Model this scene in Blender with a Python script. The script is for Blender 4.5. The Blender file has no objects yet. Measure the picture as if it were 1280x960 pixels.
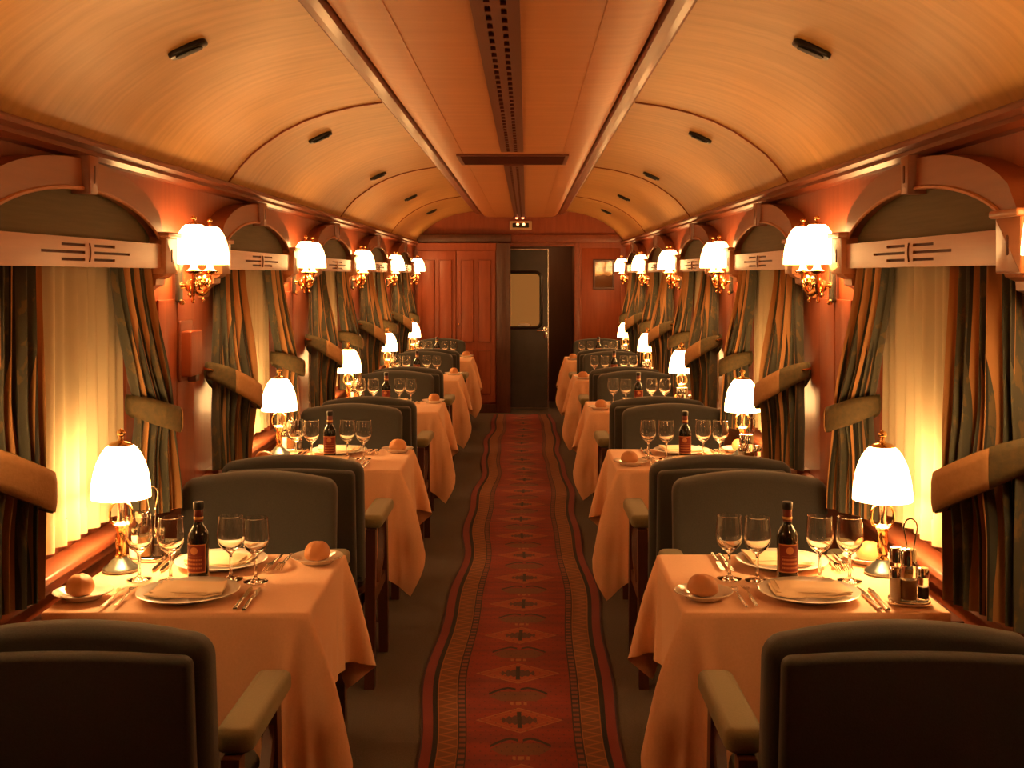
import bpy, math, random
import numpy as np
from math import sin, cos, pi, radians
from mathutils import Vector

# ------------------------------------------------------------------ camera, world, exposure
L = 2.15                      # length of one window bay
FPX = 681.6 * L               # focal length in pixels of the 1280 px frame
CAMX, CAMZ = 0.076, 1.59
sc = bpy.context.scene
C = sc.collection
cam = bpy.data.cameras.new('camera')
cam.sensor_width = 36.0
cam.lens = FPX / 1280 * 36
cam.shift_x = -18 / 1280
cam.shift_y = -136.5 / 1280
cam.clip_start = 0.05
camo = bpy.data.objects.new('camera', cam)
C.objects.link(camo)
camo.location = (CAMX, 0, CAMZ)
camo.rotation_euler = (pi / 2, 0, 0)
sc.camera = camo
w = bpy.data.worlds.new('night')
w.use_nodes = True
w.node_tree.nodes['Background'].inputs[0].default_value = (0.02, 0.03, 0.05, 1)
w.node_tree.nodes['Background'].inputs[1].default_value = 0.15
sc.world = w
vs = sc.view_settings
vs.view_transform = 'Standard'
vs.look = 'None'
vs.gamma = 1.0
vs.use_curve_mapping = False
vs.exposure = 0.42
sc.cycles.max_bounces = 10
sc.cycles.transparent_max_bounces = 24
sc.cycles.sample_clamp_indirect = 4.0

WARM = (1.0, 0.53, 0.18)
TABLE_SHADE, WALL_SHADE = 19.0, 14.0
TABLE_BULB, WALL_BULB = 7.5, 2.0

# ------------------------------------------------------------------ layout
NB = 5
def bayY(n): return (1.525 + n) * L          # window centre
def tabY(n): return (1.51 + n) * L           # table centre
def scoY(n): return (2.02 + n) * L           # sconce
WX = 1.23                                    # wall plane
YB, YE = -1.0, 6.35 * L                      # back and end of the car
ZT = 0.745
ORD = ['first', 'second', 'third', 'fourth', 'fifth']
SIDE = {-1: 'left', 1: 'right'}
rnd = random.Random(4)

# ------------------------------------------------------------------ node helpers
class NT:
    def __init__(s, name):
        s.m = bpy.data.materials.new(name)
        s.m.use_nodes = True
        s.t = s.m.node_tree
        s.b = s.t.nodes['Principled BSDF']
        s.out = s.t.nodes['Material Output']
    def n(s, kind, **kw):
        x = s.t.nodes.new(kind)
        for k, v in kw.items():
            setattr(x, k, v)
        return x
    def put(s, sock, v):
        if isinstance(v, bpy.types.NodeSocket):
            s.t.links.new(v, sock)
        elif isinstance(v, (tuple, list)):
            sock.default_value = (*v, 1) if len(v) == 3 and sock.type == 'RGBA' else v
        else:
            sock.default_value = v
    def math(s, op, a, b=0.0, c=0.0):
        x = s.n('ShaderNodeMath', operation=op)
        s.put(x.inputs[0], a); s.put(x.inputs[1], b); s.put(x.inputs[2], c)
        return x.outputs[0]
    def mix(s, f, a, b):
        x = s.n('ShaderNodeMix', data_type='RGBA')
        s.put(x.inputs['Factor'], f); s.put(x.inputs[6], a); s.put(x.inputs[7], b)
        return x.outputs[2]
    def noise(s, scale, stretch=(1, 1, 1), detail=4.0, rough=0.55):
        tc = s.n('ShaderNodeTexCoord')
        mp = s.n('ShaderNodeMapping')
        s.put(mp.inputs['Scale'], stretch)
        s.t.links.new(tc.outputs['Object'], mp.inputs['Vector'])
        x = s.n('ShaderNodeTexNoise')
        s.put(x.inputs['Scale'], scale); s.put(x.inputs['Detail'], detail); s.put(x.inputs['Roughness'], rough)
        s.t.links.new(mp.outputs[0], x.inputs['Vector'])
        return x.outputs[0]
    def ramp(s, f, lo, hi):
        x = s.n('ShaderNodeMapRange')
        s.put(x.inputs[0], f); s.put(x.inputs[1], lo); s.put(x.inputs[2], hi)
        return x.outputs[0]
    def bump(s, h, strength, dist=0.01):
        x = s.n('ShaderNodeBump')
        s.put(x.inputs['Strength'], strength); s.put(x.inputs['Distance'], dist); s.put(x.inputs['Height'], h)
        s.t.links.new(x.outputs[0], s.b.inputs['Normal'])
    def set(s, **kw):
        for k, v in kw.items():
            s.put(s.b.inputs[k.replace('_', ' ')], v)
        return s
    def uv(s):
        x = s.n('ShaderNodeUVMap')
        sp = s.n('ShaderNodeSeparateXYZ')
        s.t.links.new(x.outputs[0], sp.inputs[0])
        return sp.outputs[0], sp.outputs[1]

M = {}
def mat(name, col, col2=None, rough=0.5, metal=0.0, scale=20.0, stretch=(1, 1, 1), bump=0.0, coat=0.0, sheen=0.0, bdist=0.004, detail=4.0):
    t = NT(name)
    t.set(Roughness=rough, Metallic=metal, Coat_Weight=coat, Coat_Roughness=0.15, Sheen_Weight=sheen)
    if col2 is None:
        t.set(Base_Color=col)
    if col2 is not None or bump:
        nz = t.noise(scale, stretch, detail)
        if col2 is not None:
            t.set(Base_Color=t.mix(t.ramp(nz, 0.3, 0.7), col, col2))
        if bump:
            t.bump(nz, bump, bdist)
    M[name] = t.m
    return t

mat('wall_wood', (0.27, 0.055, 0.017), (0.35, 0.078, 0.025), 0.46, scale=5, stretch=(6, 6, 0.6), coat=0.06)
mat('trim_wood', (0.20, 0.048, 0.020), (0.26, 0.066, 0.027), 0.42, scale=6, stretch=(6, 0.7, 6), coat=0.15)
mat('arch_wood', (0.27, 0.080, 0.028), (0.33, 0.105, 0.037), 0.36, scale=6, stretch=(5, 0.6, 8), coat=0.2)
mat('pelmet_wood', (0.46, 0.165, 0.058), (0.54, 0.205, 0.078), 0.36, scale=6, stretch=(5, 0.6, 8), coat=0.2)
mat('groove_wood', (0.12, 0.03, 0.012), rough=0.6)
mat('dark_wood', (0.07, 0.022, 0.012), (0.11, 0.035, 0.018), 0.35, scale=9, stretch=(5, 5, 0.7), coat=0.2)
mat('ceiling_paint', (0.55, 0.295, 0.080), (0.70, 0.40, 0.125), 0.38, scale=5.5, stretch=(0.5, 4.5, 0.5), bump=0.05, bdist=0.003)
mat('panel_paint', (0.54, 0.21, 0.070), (0.62, 0.255, 0.09), 0.42, scale=4.0, stretch=(0.6, 5, 1))
mat('vent_metal', (0.17, 0.055, 0.035), rough=0.4, metal=0.2)
mat('black', (0.006, 0.006, 0.006), rough=0.5)
mat('black_plastic', (0.015, 0.012, 0.01), rough=0.3)
mat('lunette', (0.13, 0.115, 0.06), (0.17, 0.145, 0.075), 0.7, scale=40, stretch=(1, 0.1, 3), bump=0.1)
mat('floor_carpet', (0.10, 0.086, 0.076), (0.135, 0.117, 0.10), 0.95, scale=170, bump=0.4, detail=2.0)
mat('chair_fabric', (0.042, 0.043, 0.040), (0.054, 0.054, 0.050), 0.85, scale=260, bump=0.25, sheen=0.25, detail=2.0, bdist=0.002)
mat('arm_fabric_lit', (0.20, 0.165, 0.075), (0.235, 0.19, 0.09), 0.85, scale=260, bump=0.25, sheen=0.2, detail=2.0, bdist=0.002)  # chair fabric made lighter; lamplight on the arm tops put into its colour
mat('tablecloth', (0.80, 0.46, 0.26), (0.85, 0.50, 0.29), 0.8, scale=180, bump=0.08, sheen=0.2, detail=2.0)
mat('napkin', (0.90, 0.68, 0.44), rough=0.85, scale=200, bump=0.1)
mat('china', (0.86, 0.80, 0.72), rough=0.12, coat=0.4)
mat('bread', (0.55, 0.22, 0.08), (0.66, 0.30, 0.12), 0.55, scale=14, bump=0.15)
mat('brass', (0.85, 0.52, 0.22), rough=0.16, metal=1.0)
mat('silver', (0.80, 0.74, 0.66), rough=0.14, metal=1.0)
mat('chrome', (0.72, 0.70, 0.66), rough=0.08, metal=1.0)
mat('bronze_plate', (0.11, 0.12, 0.11), rough=0.3, metal=0.8)
mat('bottle_glass', (0.010, 0.010, 0.008), rough=0.06, coat=0.5)
mat('capsule', (0.14, 0.02, 0.014), rough=0.3, coat=0.3)
mat('capsule_top', (0.012, 0.008, 0.008), rough=0.35)
mat('gold_print', (0.62, 0.36, 0.12), rough=0.4, metal=0.3)
mat('door_grey', (0.055, 0.05, 0.052), (0.07, 0.064, 0.064), 0.4, scale=8)
mat('vestibule_wood', (0.13, 0.05, 0.024), (0.16, 0.06, 0.03), 0.5, scale=6, stretch=(4, 4, 0.6))
mat('aluminium', (0.75, 0.72, 0.68), rough=0.25, metal=1.0)
mat('night_glass', (0.01, 0.012, 0.012), rough=0.04, coat=0.6)
mat('tie_tan', (0.46, 0.24, 0.095), (0.52, 0.28, 0.115), 0.8, scale=90, bump=0.2)
mat('tie_green', (0.10, 0.088, 0.045), (0.17, 0.12, 0.05), 0.8, scale=60, bump=0.2)
mat('cruet_fill', (0.33, 0.15, 0.04), rough=0.15, coat=0.6)
mat('pepper', (0.05, 0.03, 0.02), rough=0.3, coat=0.6)
mat('plate_cream', (0.60, 0.42, 0.24), rough=0.4)

def emis(name, col, strength, base=(0.8, 0.8, 0.8)):
    t = NT(name)
    t.set(Base_Color=base, Roughness=0.4, Emission_Color=col, Emission_Strength=strength)
    M[name] = t.m
emis('table_shade_glass', WARM, TABLE_SHADE)
emis('wall_shade_glass', WARM, WALL_SHADE)
emis('vestibule_fill_diffuser', (1.0, 0.45, 0.15), 45.0)  # glow of the added vestibule fill lamp
emis('red_lamp', (1.0, 0.22, 0.08), 6.0)
emis('lit_pane', (0.80, 0.30, 0.06), 0.22, (0.10, 0.04, 0.015))

M['lit_pane'].node_tree.nodes['Principled BSDF'].inputs['Specular IOR Level'].default_value = 0.05
M['lit_pane'].node_tree.nodes['Principled BSDF'].inputs['Roughness'].default_value = 0.7
t = NT('glass')
t.set(Base_Color=(0.97, 0.97, 0.97), Roughness=0.0, IOR=1.45, Transmission_Weight=1.0)
M['glass'] = t.m

# translucent sheer cloth
t = NT('sheer')
df = t.n('ShaderNodeBsdfDiffuse'); t.put(df.inputs[0], (0.88, 0.76, 0.52))
tl = t.n('ShaderNodeBsdfTranslucent'); t.put(tl.inputs[0], (0.80, 0.66, 0.44))
tr = t.n('ShaderNodeBsdfTransparent')
m1 = t.n('ShaderNodeMixShader'); t.put(m1.inputs[0], 0.3)
m2 = t.n('ShaderNodeMixShader'); t.put(m2.inputs[0], 0.12)
t.t.links.new(df.outputs[0], m1.inputs[1]); t.t.links.new(tl.outputs[0], m1.inputs[2])
t.t.links.new(m1.outputs[0], m2.inputs[1]); t.t.links.new(tr.outputs[0], m2.inputs[2])
t.t.links.new(m2.outputs[0], t.out.inputs[0])
M['sheer'] = t.m

# striped drape cloth: u runs across the cloth
t = NT('drape')
u, v = t.uv()
fr = t.math('FRACT', t.math('MULTIPLY', u, 3.0))
tan = t.math('LESS_THAN', t.math('ABSOLUTE', t.math('SUBTRACT', fr, 0.76)), 0.20)
edge = t.math('LESS_THAN', t.math('ABSOLUTE', t.math('SUBTRACT', t.math('ABSOLUTE', t.math('SUBTRACT', fr, 0.76)), 0.215)), 0.02)
br = t.ramp(t.noise(26, (1, 1, 0.7), 3.0), 0.56, 0.62)
green = t.mix(t.math('MULTIPLY', br, 0.5), (0.085, 0.088, 0.062), (0.26, 0.16, 0.05))
colr = t.mix(tan, green, (0.56, 0.28, 0.10))
colr = t.mix(edge, colr, (0.025, 0.025, 0.02))
t.set(Base_Color=colr, Roughness=0.75, Sheen_Weight=0.2)
t.bump(t.noise(240, (1, 1, 1), 2.0), 0.15, 0.002)
M['drape'] = t.m

# woven runner: u across (0..1), v in metres along
t = NT('runner')
u, v = t.uv()
a = t.math('ABSOLUTE', t.math('SUBTRACT', u, 0.5))           # 0 centre .. 0.5 edge
e = t.math('SUBTRACT', 0.5, a)                               # 0 at edge
P = 0.49
ph = t.math('SUBTRACT', t.math('FRACT', t.math('DIVIDE', v, P)), 0.5)        # -0.5..0.5 around a medallion
pm = t.math('ABSOLUTE', ph)
def band(x, lo, hi):
    return t.math('MULTIPLY', t.math('GREATER_THAN', x, lo), t.math('LESS_THAN', x, hi))
def lt(x, k): return t.math('LESS_THAN', x, k)
wob = t.math('MULTIPLY', t.math('SUBTRACT', t.noise(35, (1, 1, 1), 2.0), 0.5), 0.02)
RED, DK, TAN, RUST, GRN = (0.27, 0.025, 0.013), (0.022, 0.013, 0.016), (0.33, 0.12, 0.038), (0.33, 0.062, 0.018), (0.13, 0.065, 0.03)
# field with wide soft stripes, diamonds and dark medallions
dm = t.math('ADD', t.math('MULTIPLY', a, 3.6), t.math('MULTIPLY', pm, 3.3))
dm = t.math('ADD', dm, wob)
base = t.mix(t.ramp(t.noise(9, (0.3, 2.2, 1), 3.0), 0.35, 0.65), RED, (0.17, 0.019, 0.017))
base = t.mix(t.math('MULTIPLY', lt(dm, 0.80), 0.75), base, RUST)
base = t.mix(band(dm, 0.74, 0.80), base, TAN)
base = t.mix(t.math('MULTIPLY', band(dm, 0.58, 0.64), 0.5), base, TAN)
ell = t.math('ADD', t.math('POWER', t.math('DIVIDE', a, 0.095), 2.0), t.math('POWER', t.math('DIVIDE', ph, 0.085), 2.0))
teeth = t.math('MULTIPLY', t.math('SINE', t.math('MULTIPLY', a, 210.0)), 0.28)
base = t.mix(lt(t.math('ADD', ell, teeth), 0.85), base, (0.085, 0.032, 0.028))
base = t.mix(t.math('MULTIPLY', lt(a, 0.011), band(ph, -0.15, 0.16)), base, DK)
# arch motif half way between the medallions
q = t.math('SUBTRACT', t.math('FRACT', t.math('ADD', t.math('DIVIDE', v, P), 0.5)), 0.5)
arc = t.math('ABSOLUTE', t.math('SUBTRACT', q, t.math('SUBTRACT', 0.16, t.math('MULTIPLY', t.math('POWER', t.math('ABSOLUTE', t.math('SUBTRACT', a, 0.05)), 1.4), 3.2))))
base = t.mix(t.math('MULTIPLY', lt(arc, 0.022), band(a, 0.012, 0.15)), base, DK)
arc2 = t.math('ABSOLUTE', t.math('ADD', q, 0.02))
base = t.mix(t.math('MULTIPLY', t.math('MULTIPLY', lt(arc2, 0.10), lt(t.math('ADD', a, t.math('MULTIPLY', arc2, 0.6)), 0.15)), 0.75), base, GRN)
base = t.mix(t.math('MULTIPLY', lt(t.math('ABSOLUTE', t.math('ADD', q, 0.17)), 0.03), band(t.math('ABSOLUTE', t.math('SUBTRACT', a, 0.02)), 0.006, 0.022)), base, TAN)
spk = t.math('MULTIPLY', t.math('SINE', t.math('MULTIPLY', u, 120.0)), t.math('SINE', t.math('MULTIPLY', v, 90.0)))
base = t.mix(t.math('MULTIPLY', t.math('GREATER_THAN', spk, 0.86), 0.45), base, DK)
# borders
zz = t.math('ABSOLUTE', t.math('SUBTRACT', t.math('FRACT', t.math('MULTIPLY', v, 15.0)), 0.5))
zl = t.math('ABSOLUTE', t.math('SUBTRACT', t.math('DIVIDE', t.math('SUBTRACT', e, 0.095), 0.09), t.math('MULTIPLY', zz, 2.0)))
bord = t.mix(lt(zl, 0.17), (0.19, 0.075, 0.03), TAN)
dots = t.math('GREATER_THAN', t.math('FRACT', t.math('MULTIPLY', v, 22.0)), 0.45)
chain = t.mix(dots, (0.045, 0.026, 0.026), (0.22, 0.062, 0.035))
col = t.mix(lt(e, 0.232), base, DK)
col = t.mix(lt(e, 0.226), col, chain)
col = t.mix(lt(e, 0.195), col, DK)
col = t.mix(lt(e, 0.188), col, TAN)
col = t.mix(lt(e, 0.184), col, bord)
col = t.mix(lt(e, 0.094), col, TAN)
col = t.mix(lt(e, 0.088), col, (0.012, 0.010, 0.014))
col = t.mix(lt(e, 0.062), col, (0.21, 0.028, 0.03))
col = t.mix(lt(e, 0.012), col, (0.05, 0.02, 0.035))
t.set(Base_Color=col, Roughness=0.92, Sheen_Weight=0.1)
t.bump(t.noise(300, (1, 1, 1), 2.0), 0.3, 0.003)
M['runner'] = t.m

# label print: u across, v up
t = NT('label_print')
u, v = t.uv()
du = t.math('ABSOLUTE', t.math('SUBTRACT', u, 0.5)); dv = t.math('ABSOLUTE', t.math('SUBTRACT', v, 0.5))
bd = t.math('MAXIMUM', t.math('GREATER_THAN', du, 0.46), t.math('GREATER_THAN', dv, 0.46))
cr = lt(t.math('ADD', t.math('POWER', t.math('DIVIDE', t.math('SUBTRACT', u, 0.5), 0.16), 2.0), t.math('POWER', t.math('DIVIDE', t.math('SUBTRACT', v, 0.78), 0.13), 2.0)), 1.0)
ln = t.math('MULTIPLY', t.math('MULTIPLY', lt(t.math('FRACT', t.math('MULTIPLY', v, 7.0)), 0.42), band(v, 0.12, 0.58)), lt(du, 0.33))
tx = t.math('MULTIPLY', ln, t.math('GREATER_THAN', t.math('SINE', t.math('MULTIPLY', u, 95.0)), -0.6))
lc = t.mix(t.math('MAXIMUM', t.math('MAXIMUM', bd, cr), tx), (0.20, 0.022, 0.018), (0.60, 0.25, 0.09))
t.set(Base_Color=lc, Roughness=0.45)
M['label_print'] = t.m

# picture: landscape under glass, sky colour paled to stand in for glare
t = NT('picture_print')
u, v = t.uv()
sky = t.mix(t.ramp(t.noise(7, (1, 1, 2), 4.0), 0.4, 0.62), (0.88, 0.66, 0.34), (0.30, 0.12, 0.04))
hill = lt(v, t.math('ADD', 0.30, t.math('MULTIPLY', t.noise(9, (1, 1, 0.1), 2.0), 0.3)))
t.set(Base_Color=t.mix(hill, sky, (0.12, 0.05, 0.02)), Roughness=0.08, Coat_Weight=0.5)
M['picture_print'] = t.m

# ------------------------------------------------------------------ mesh helpers
class MB:
    def __init__(s):
        s.v = []; s.f = []; s.uv = None
    def add(s, vs, fs):
        k = len(s.v)
        s.v += [tuple(p) for p in vs]
        s.f += [tuple(i + k for i in f) for f in fs]
        return s
    def box(s, x0, x1, y0, y1, z0, z1):
        vs = [(x, y, z) for z in (z0, z1) for y in (y0, y1) for x in (x0, x1)]
        return s.add(vs, [(0, 2, 3, 1), (4, 5, 7, 6), (0, 1, 5, 4), (2, 6, 7, 3), (0, 4, 6, 2), (1, 3, 7, 5)])
    def lathe(s, prof, n=24, c=(0, 0, 0), twist=None):
        vs = []; fs = []
        for i, (r, z) in enumerate(prof):
            for k in range(n):
                th = 2 * pi * k / n
                rr = r * (twist(th, z) if twist else 1)
                vs.append((c[0] + rr * cos(th), c[1] + rr * sin(th), c[2] + z))
        for i in range(len(prof) - 1):
            for k in range(n):
                a, b = i * n + k, i * n + (k + 1) % n
                fs.append((a, b, b + n, a + n))
        if prof[0][0] > 1e-5: fs.append(tuple(range(n - 1, -1, -1)))
        if prof[-1][0] > 1e-5: fs.append(tuple(range((len(prof) - 1) * n, len(prof) * n)))
        return s.add(vs, fs)
    def lathe_open(s, prof, n=24, c=(0, 0, 0)):
        k0 = len(s.f)
        s.lathe(prof, n, c)
        s.f = [f for f in s.f[:k0]] + [f for f in s.f[k0:] if len(f) == 4]
        return s
    def tube(s, pts, r, n=8, closed=False):
        pts = [Vector(p) for p in pts]
        m = len(pts)
        rs = r if isinstance(r, (list, tuple)) else [r] * m
        vs = []; fs = []; up = None
        for i, p in enumerate(pts):
            if closed: d = (pts[(i + 1) % m] - pts[i - 1]).normalized()
            else: d = (pts[min(i + 1, m - 1)] - pts[max(i - 1, 0)]).normalized()
            if up is None:
                up = Vector((0, 0, 1)) if abs(d.z) < 0.9 else Vector((1, 0, 0))
            up = (up - d * up.dot(d)).normalized()
            sd = d.cross(up)
            for k in range(n):
                th = 2 * pi * k / n
                vs.append(p + (up * cos(th) + sd * sin(th)) * rs[i])
        for i in range(m if closed else m - 1):
            j = (i + 1) % m
            for k in range(n):
                l = (k + 1) % n
                fs.append((i * n + k, j * n + k, j * n + l, i * n + l))
        if not closed:
            fs.append(tuple(range(n))); fs.append(tuple(range(m * n - 1, (m - 1) * n - 1, -1)))
        return s.add(vs, fs)
    def slab(s, outline, t0, t1, bev, fn, steps=3, bulge=0.0):
        """closed 2-D outline (ccw) extruded t0..t1 with a rounded edge; fn(a, b, t) -> xyz"""
        n = len(outline)
        nr = []
        for i in range(n):
            p, q = outline[i - 1], outline[(i + 1) % n]
            dx, dy = q[0] - p[0], q[1] - p[1]
            l = math.hypot(dx, dy) or 1
            nr.append((dy / l, -dx / l))
        rings = []
        for k in range(steps + 1):
            th = pi / 2 * k / steps
            rings.append((-bev * (1 - sin(th)), t0 + bev * (1 - cos(th))))
        rings += [(o, t1 - (t - t0)) for o, t in reversed(rings)]
        vs = [fn(p[0] + m_[0] * o, p[1] + m_[1] * o, t) for o, t in rings for p, m_ in zip(outline, nr)]
        fs = []
        for i in range(len(rings) - 1):
            for k in range(n):
                l = (k + 1) % n
                fs.append((i * n + k, i * n + l, (i + 1) * n + l, (i + 1) * n + k))
        fs.append(tuple(range(n - 1, -1, -1)))
        fs.append(tuple(range((len(rings) - 1) * n, len(rings) * n)))
        return s.add(vs, fs)
    def prism(s, outline, t0, t1, fn):
        n = len(outline)
        vs = [fn(a, b, t) for t in (t0, t1) for a, b in outline]
        fs = [(i, (i + 1) % n, n + (i + 1) % n, n + i) for i in range(n)]
        fs += [tuple(range(n - 1, -1, -1)), tuple(range(n, 2 * n))]
        return s.add(vs, fs)
    def grid(s, nu, nv, fn, uvfn=None):
        k = len(s.v)
        vs = [fn(i / (nu - 1), j / (nv - 1)) for j in range(nv) for i in range(nu)]
        fs = [(j * nu + i, j * nu + i + 1, (j + 1) * nu + i + 1, (j + 1) * nu + i) for j in range(nv - 1) for i in range(nu - 1)]
        s.add(vs, fs)
        if uvfn:
            s.uv = (s.uv or []) + [uvfn(i / (nu - 1), j / (nv - 1)) for j in range(nv) for i in range(nu)]
        return s
    def slotted(s, a0, a1, b0, b1, slots, depth, fn, through=False):
        """flat face a0..a1 x b0..b1 with rectangular recesses; fn(a, b, t): t = depth into the board"""
        A = sorted({a0, a1, *[q for sl in slots for q in sl[:2]]})
        B = sorted({b0, b1, *[q for sl in slots for q in sl[2:]]})
        def inside(i, j):
            if not (0 <= i < len(A) - 1 and 0 <= j < len(B) - 1): return None
            ca, cb = (A[i] + A[i + 1]) / 2, (B[j] + B[j + 1]) / 2
            return any(x0 < ca < x1 and y0 < cb < y1 for x0, x1, y0, y1 in slots)
        for i in range(len(A) - 1):
            for j in range(len(B) - 1):
                h = inside(i, j)
                t = depth if h else 0.0
                if not (h and through):
                    s.add([fn(A[i], B[j], t), fn(A[i + 1], B[j], t), fn(A[i + 1], B[j + 1], t), fn(A[i], B[j + 1], t)], [(0, 1, 2, 3)])
                if h:
                    for di, dj, p, q in ((-1, 0, (i, j), (i, j + 1)), (1, 0, (i + 1, j), (i + 1, j + 1)), (0, -1, (i, j), (i + 1, j)), (0, 1, (i, j + 1), (i + 1, j + 1))):
                        if inside(i + di, j + dj) is False:
                            s.add([fn(A[p[0]], B[p[1]], 0), fn(A[q[0]], B[q[1]], 0), fn(A[q[0]], B[q[1]], depth), fn(A[p[0]], B[p[1]], depth)], [(0, 1, 2, 3)])
        return s
    def mesh(s, name, smooth=40):
        me = bpy.data.meshes.new(name)
        me.from_pydata(s.v, [], s.f)
        me.update()
        if s.uv:
            ul = me.uv_layers.new(name='UVMap')
            for lp in me.loops:
                ul.data[lp.index].uv = s.uv[lp.vertex_index]
        if smooth:
            me.shade_smooth()
            me.set_sharp_from_angle(angle=radians(smooth))
        return me

def obj(name, mb, m, parent=None, smooth=40, fix=True):
    me = mb.mesh(name, smooth) if isinstance(mb, MB) else mb
    if fix and isinstance(mb, MB):
        import bmesh
        bm = bmesh.new(); bm.from_mesh(me)
        bmesh.ops.recalc_face_normals(bm, faces=bm.faces)
        bm.to_mesh(me); bm.free()
    if not me.materials:
        me.materials.append(M[m])
    o = bpy.data.objects.new(name, me)
    C.objects.link(o)
    o.parent = parent
    return o
def tag(o, label=None, cat=None, group=None, kind=None):
    if label: o['label'] = label
    if cat: o['category'] = cat
    if group: o['group'] = group
    if kind: o['kind'] = kind
    return o
def thing(name, label, cat, loc=(0, 0, 0), rz=0.0, group=None):
    o = bpy.data.objects.new(name, None)
    o.empty_display_size = 0.05
    C.objects.link(o)
    o.location = loc
    o.rotation_euler = (0, 0, rz)
    return tag(o, label, cat, group)
def copy_tree(o, parent=None):
    c = o.copy()
    C.objects.link(c)
    c.parent = parent
    for ch in list(o.children):
        copy_tree(ch, c)
    return c
used = set()
def place(proto, loc, rz, label, cat, group, sx=1):
    """the first call places the prototype itself, later calls place copies of it and its parts"""
    o = proto if proto.name not in used else copy_tree(proto)
    used.add(proto.name)
    o.location = loc
    o.rotation_euler = (0, 0, rz)
    return tag(o, label, cat, group)
def struct(name, mb, m, smooth=40, label=None):
    o = obj(name, mb, m, None, smooth)
    o['kind'] = 'structure'
    o['label'] = label
    o['category'] = name.split('_')[0]
    return o
def rrect(w_, h_, r, n=5, cx=0.0, cy=0.0):
    pts = []
    for qx, qy, a0 in ((1, 1, 0), (-1, 1, pi / 2), (-1, -1, pi), (1, -1, 3 * pi / 2)):
        for k in range(n + 1):
            th = a0 + pi / 2 * k / n
            pts.append((cx + qx * (w_ / 2 - r) + r * cos(th), cy + qy * (h_ / 2 - r) + r * sin(th)))
    return pts
def sm(x):
    x = max(0.0, min(1.0, x))
    return x * x * (3 - 2 * x)

# ------------------------------------------------------------------ room shell
struct('floor', MB().box(-WX - 0.05, WX + 0.05, YB, YE + 1.2, -0.05, 0), 'floor_carpet', label='dark grey-brown carpeted floor of the dining car')

WIN_H, WIN_Z0, WIN_Z1 = 0.55, 0.78, 1.74
for s in (-1, 1):
    holes = [(bayY(n) - WIN_H, bayY(n) + WIN_H, WIN_Z0, WIN_Z1) for n in range(NB)]
    mb = MB().slotted(YB, YE, 0, 2.0, holes, 0.07, lambda a, b, t, s=s: (s * (WX + t), a, b), through=True)
    wl = struct('wall_' + SIDE[s], mb, 'wall_wood', label='red-brown polished wood side wall on the %s' % SIDE[s])
    # upright wall panels on the piers between the windows
    for n in range(-1, NB):
        y0, y1 = bayY(n) + 0.85, bayY(n + 1) - 0.85
        if n == NB - 1: y1 = YE - 0.02
        if n == -1: y0 = y1 - 0.45
        k = 2
        for i in range(k):
            a0 = y0 + (y1 - y0) * i / k + 0.006; a1 = y0 + (y1 - y0) * (i + 1) / k - 0.006
            pmb = MB().slab([(a0, 0.80), (a1, 0.80), (a1, 1.50), (a0, 1.50)], 0, 0.010, 0.004, lambda a, b, t, s=s: (s * (WX - t), a, b), 2)
            obj('wall_panel', pmb, 'wall_wood', wl)
    rail = MB().slab([(YB, 0.735), (YE, 0.735), (YE, 0.785), (YB, 0.785)], 0, 0.035, 0.01, lambda a, b, t, s=s: (s * (WX - t), a, b))
    obj('dado_rail', rail, 'trim_wood', wl)
    # cornice under the vault
    cp = [(0, 1.925), (0.035, 1.925), (0.05, 1.937), (0.045, 1.95), (0.062, 1.96), (0.062, 1.972), (0.05, 1.982), (0, 1.982)]
    struct('trim_%d' % (1 if s < 0 else 2), MB().prism(cp, YB, YE, lambda a, b, t, s=s: (s * (WX - a), t, b)), 'trim_wood', 30,
           label='polished wood cornice along the top of the %s wall' % SIDE[s])

# vaulted ceiling: one sheet from cornice to cornice with the raised middle above the duct
half = [(1.235, 1.93), (1.20, 1.985), (1.148, 2.055), (1.10, 2.107), (1.045, 2.150), (0.965, 2.205), (0.874, 2.250), (0.77, 2.286), (0.66, 2.312), (0.54, 2.330), (0.42, 2.338), (0.2, 2.342)]
prof = [(-x, z) for x, z in half] + [(x, z) for x, z in reversed(half)]
mb = MB()
n = len(prof)
mb.add([(x, y, z) for y in (YB, YE) for x, z in prof] + [(x, y, z + 0.05) for y in (YB, YE) for x, z in prof],
       [(i, i + 1, n + i + 1, n + i) for i in range(n - 1)] + [(2 * n + i, 3 * n + i, 3 * n + i + 1, 2 * n + i + 1) for i in range(n - 1)])
ceil = struct('ceiling', mb, 'ceiling_paint', 60, label='barrel-vaulted cream ceiling lit amber by the lamps')
# curved cover strips across the vault
for s in (-1, 1):
    for d in (2.33, 3.73, 5.13):
        hp = [(x, z) for x, z in half[1:10]]
        obj('seam_strip', MB().tube([(s * x, d * L, z - 0.001) for x, z in hp], 0.006, 6), 'trim_wood', ceil)
# long side rails of the middle panel
for s in (-1, 1):
    rp = [(0.525, 2.335), (0.53, 2.318), (0.515, 2.305), (0.492, 2.302), (0.485, 2.29), (0.455, 2.288), (0.45, 2.30), (0.45, 2.335)]
    obj('ceiling_rail', MB().prism(rp, YB, YE, lambda a, b, t, s=s: (s * a, t, b)), 'trim_wood', ceil, 25)
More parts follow.
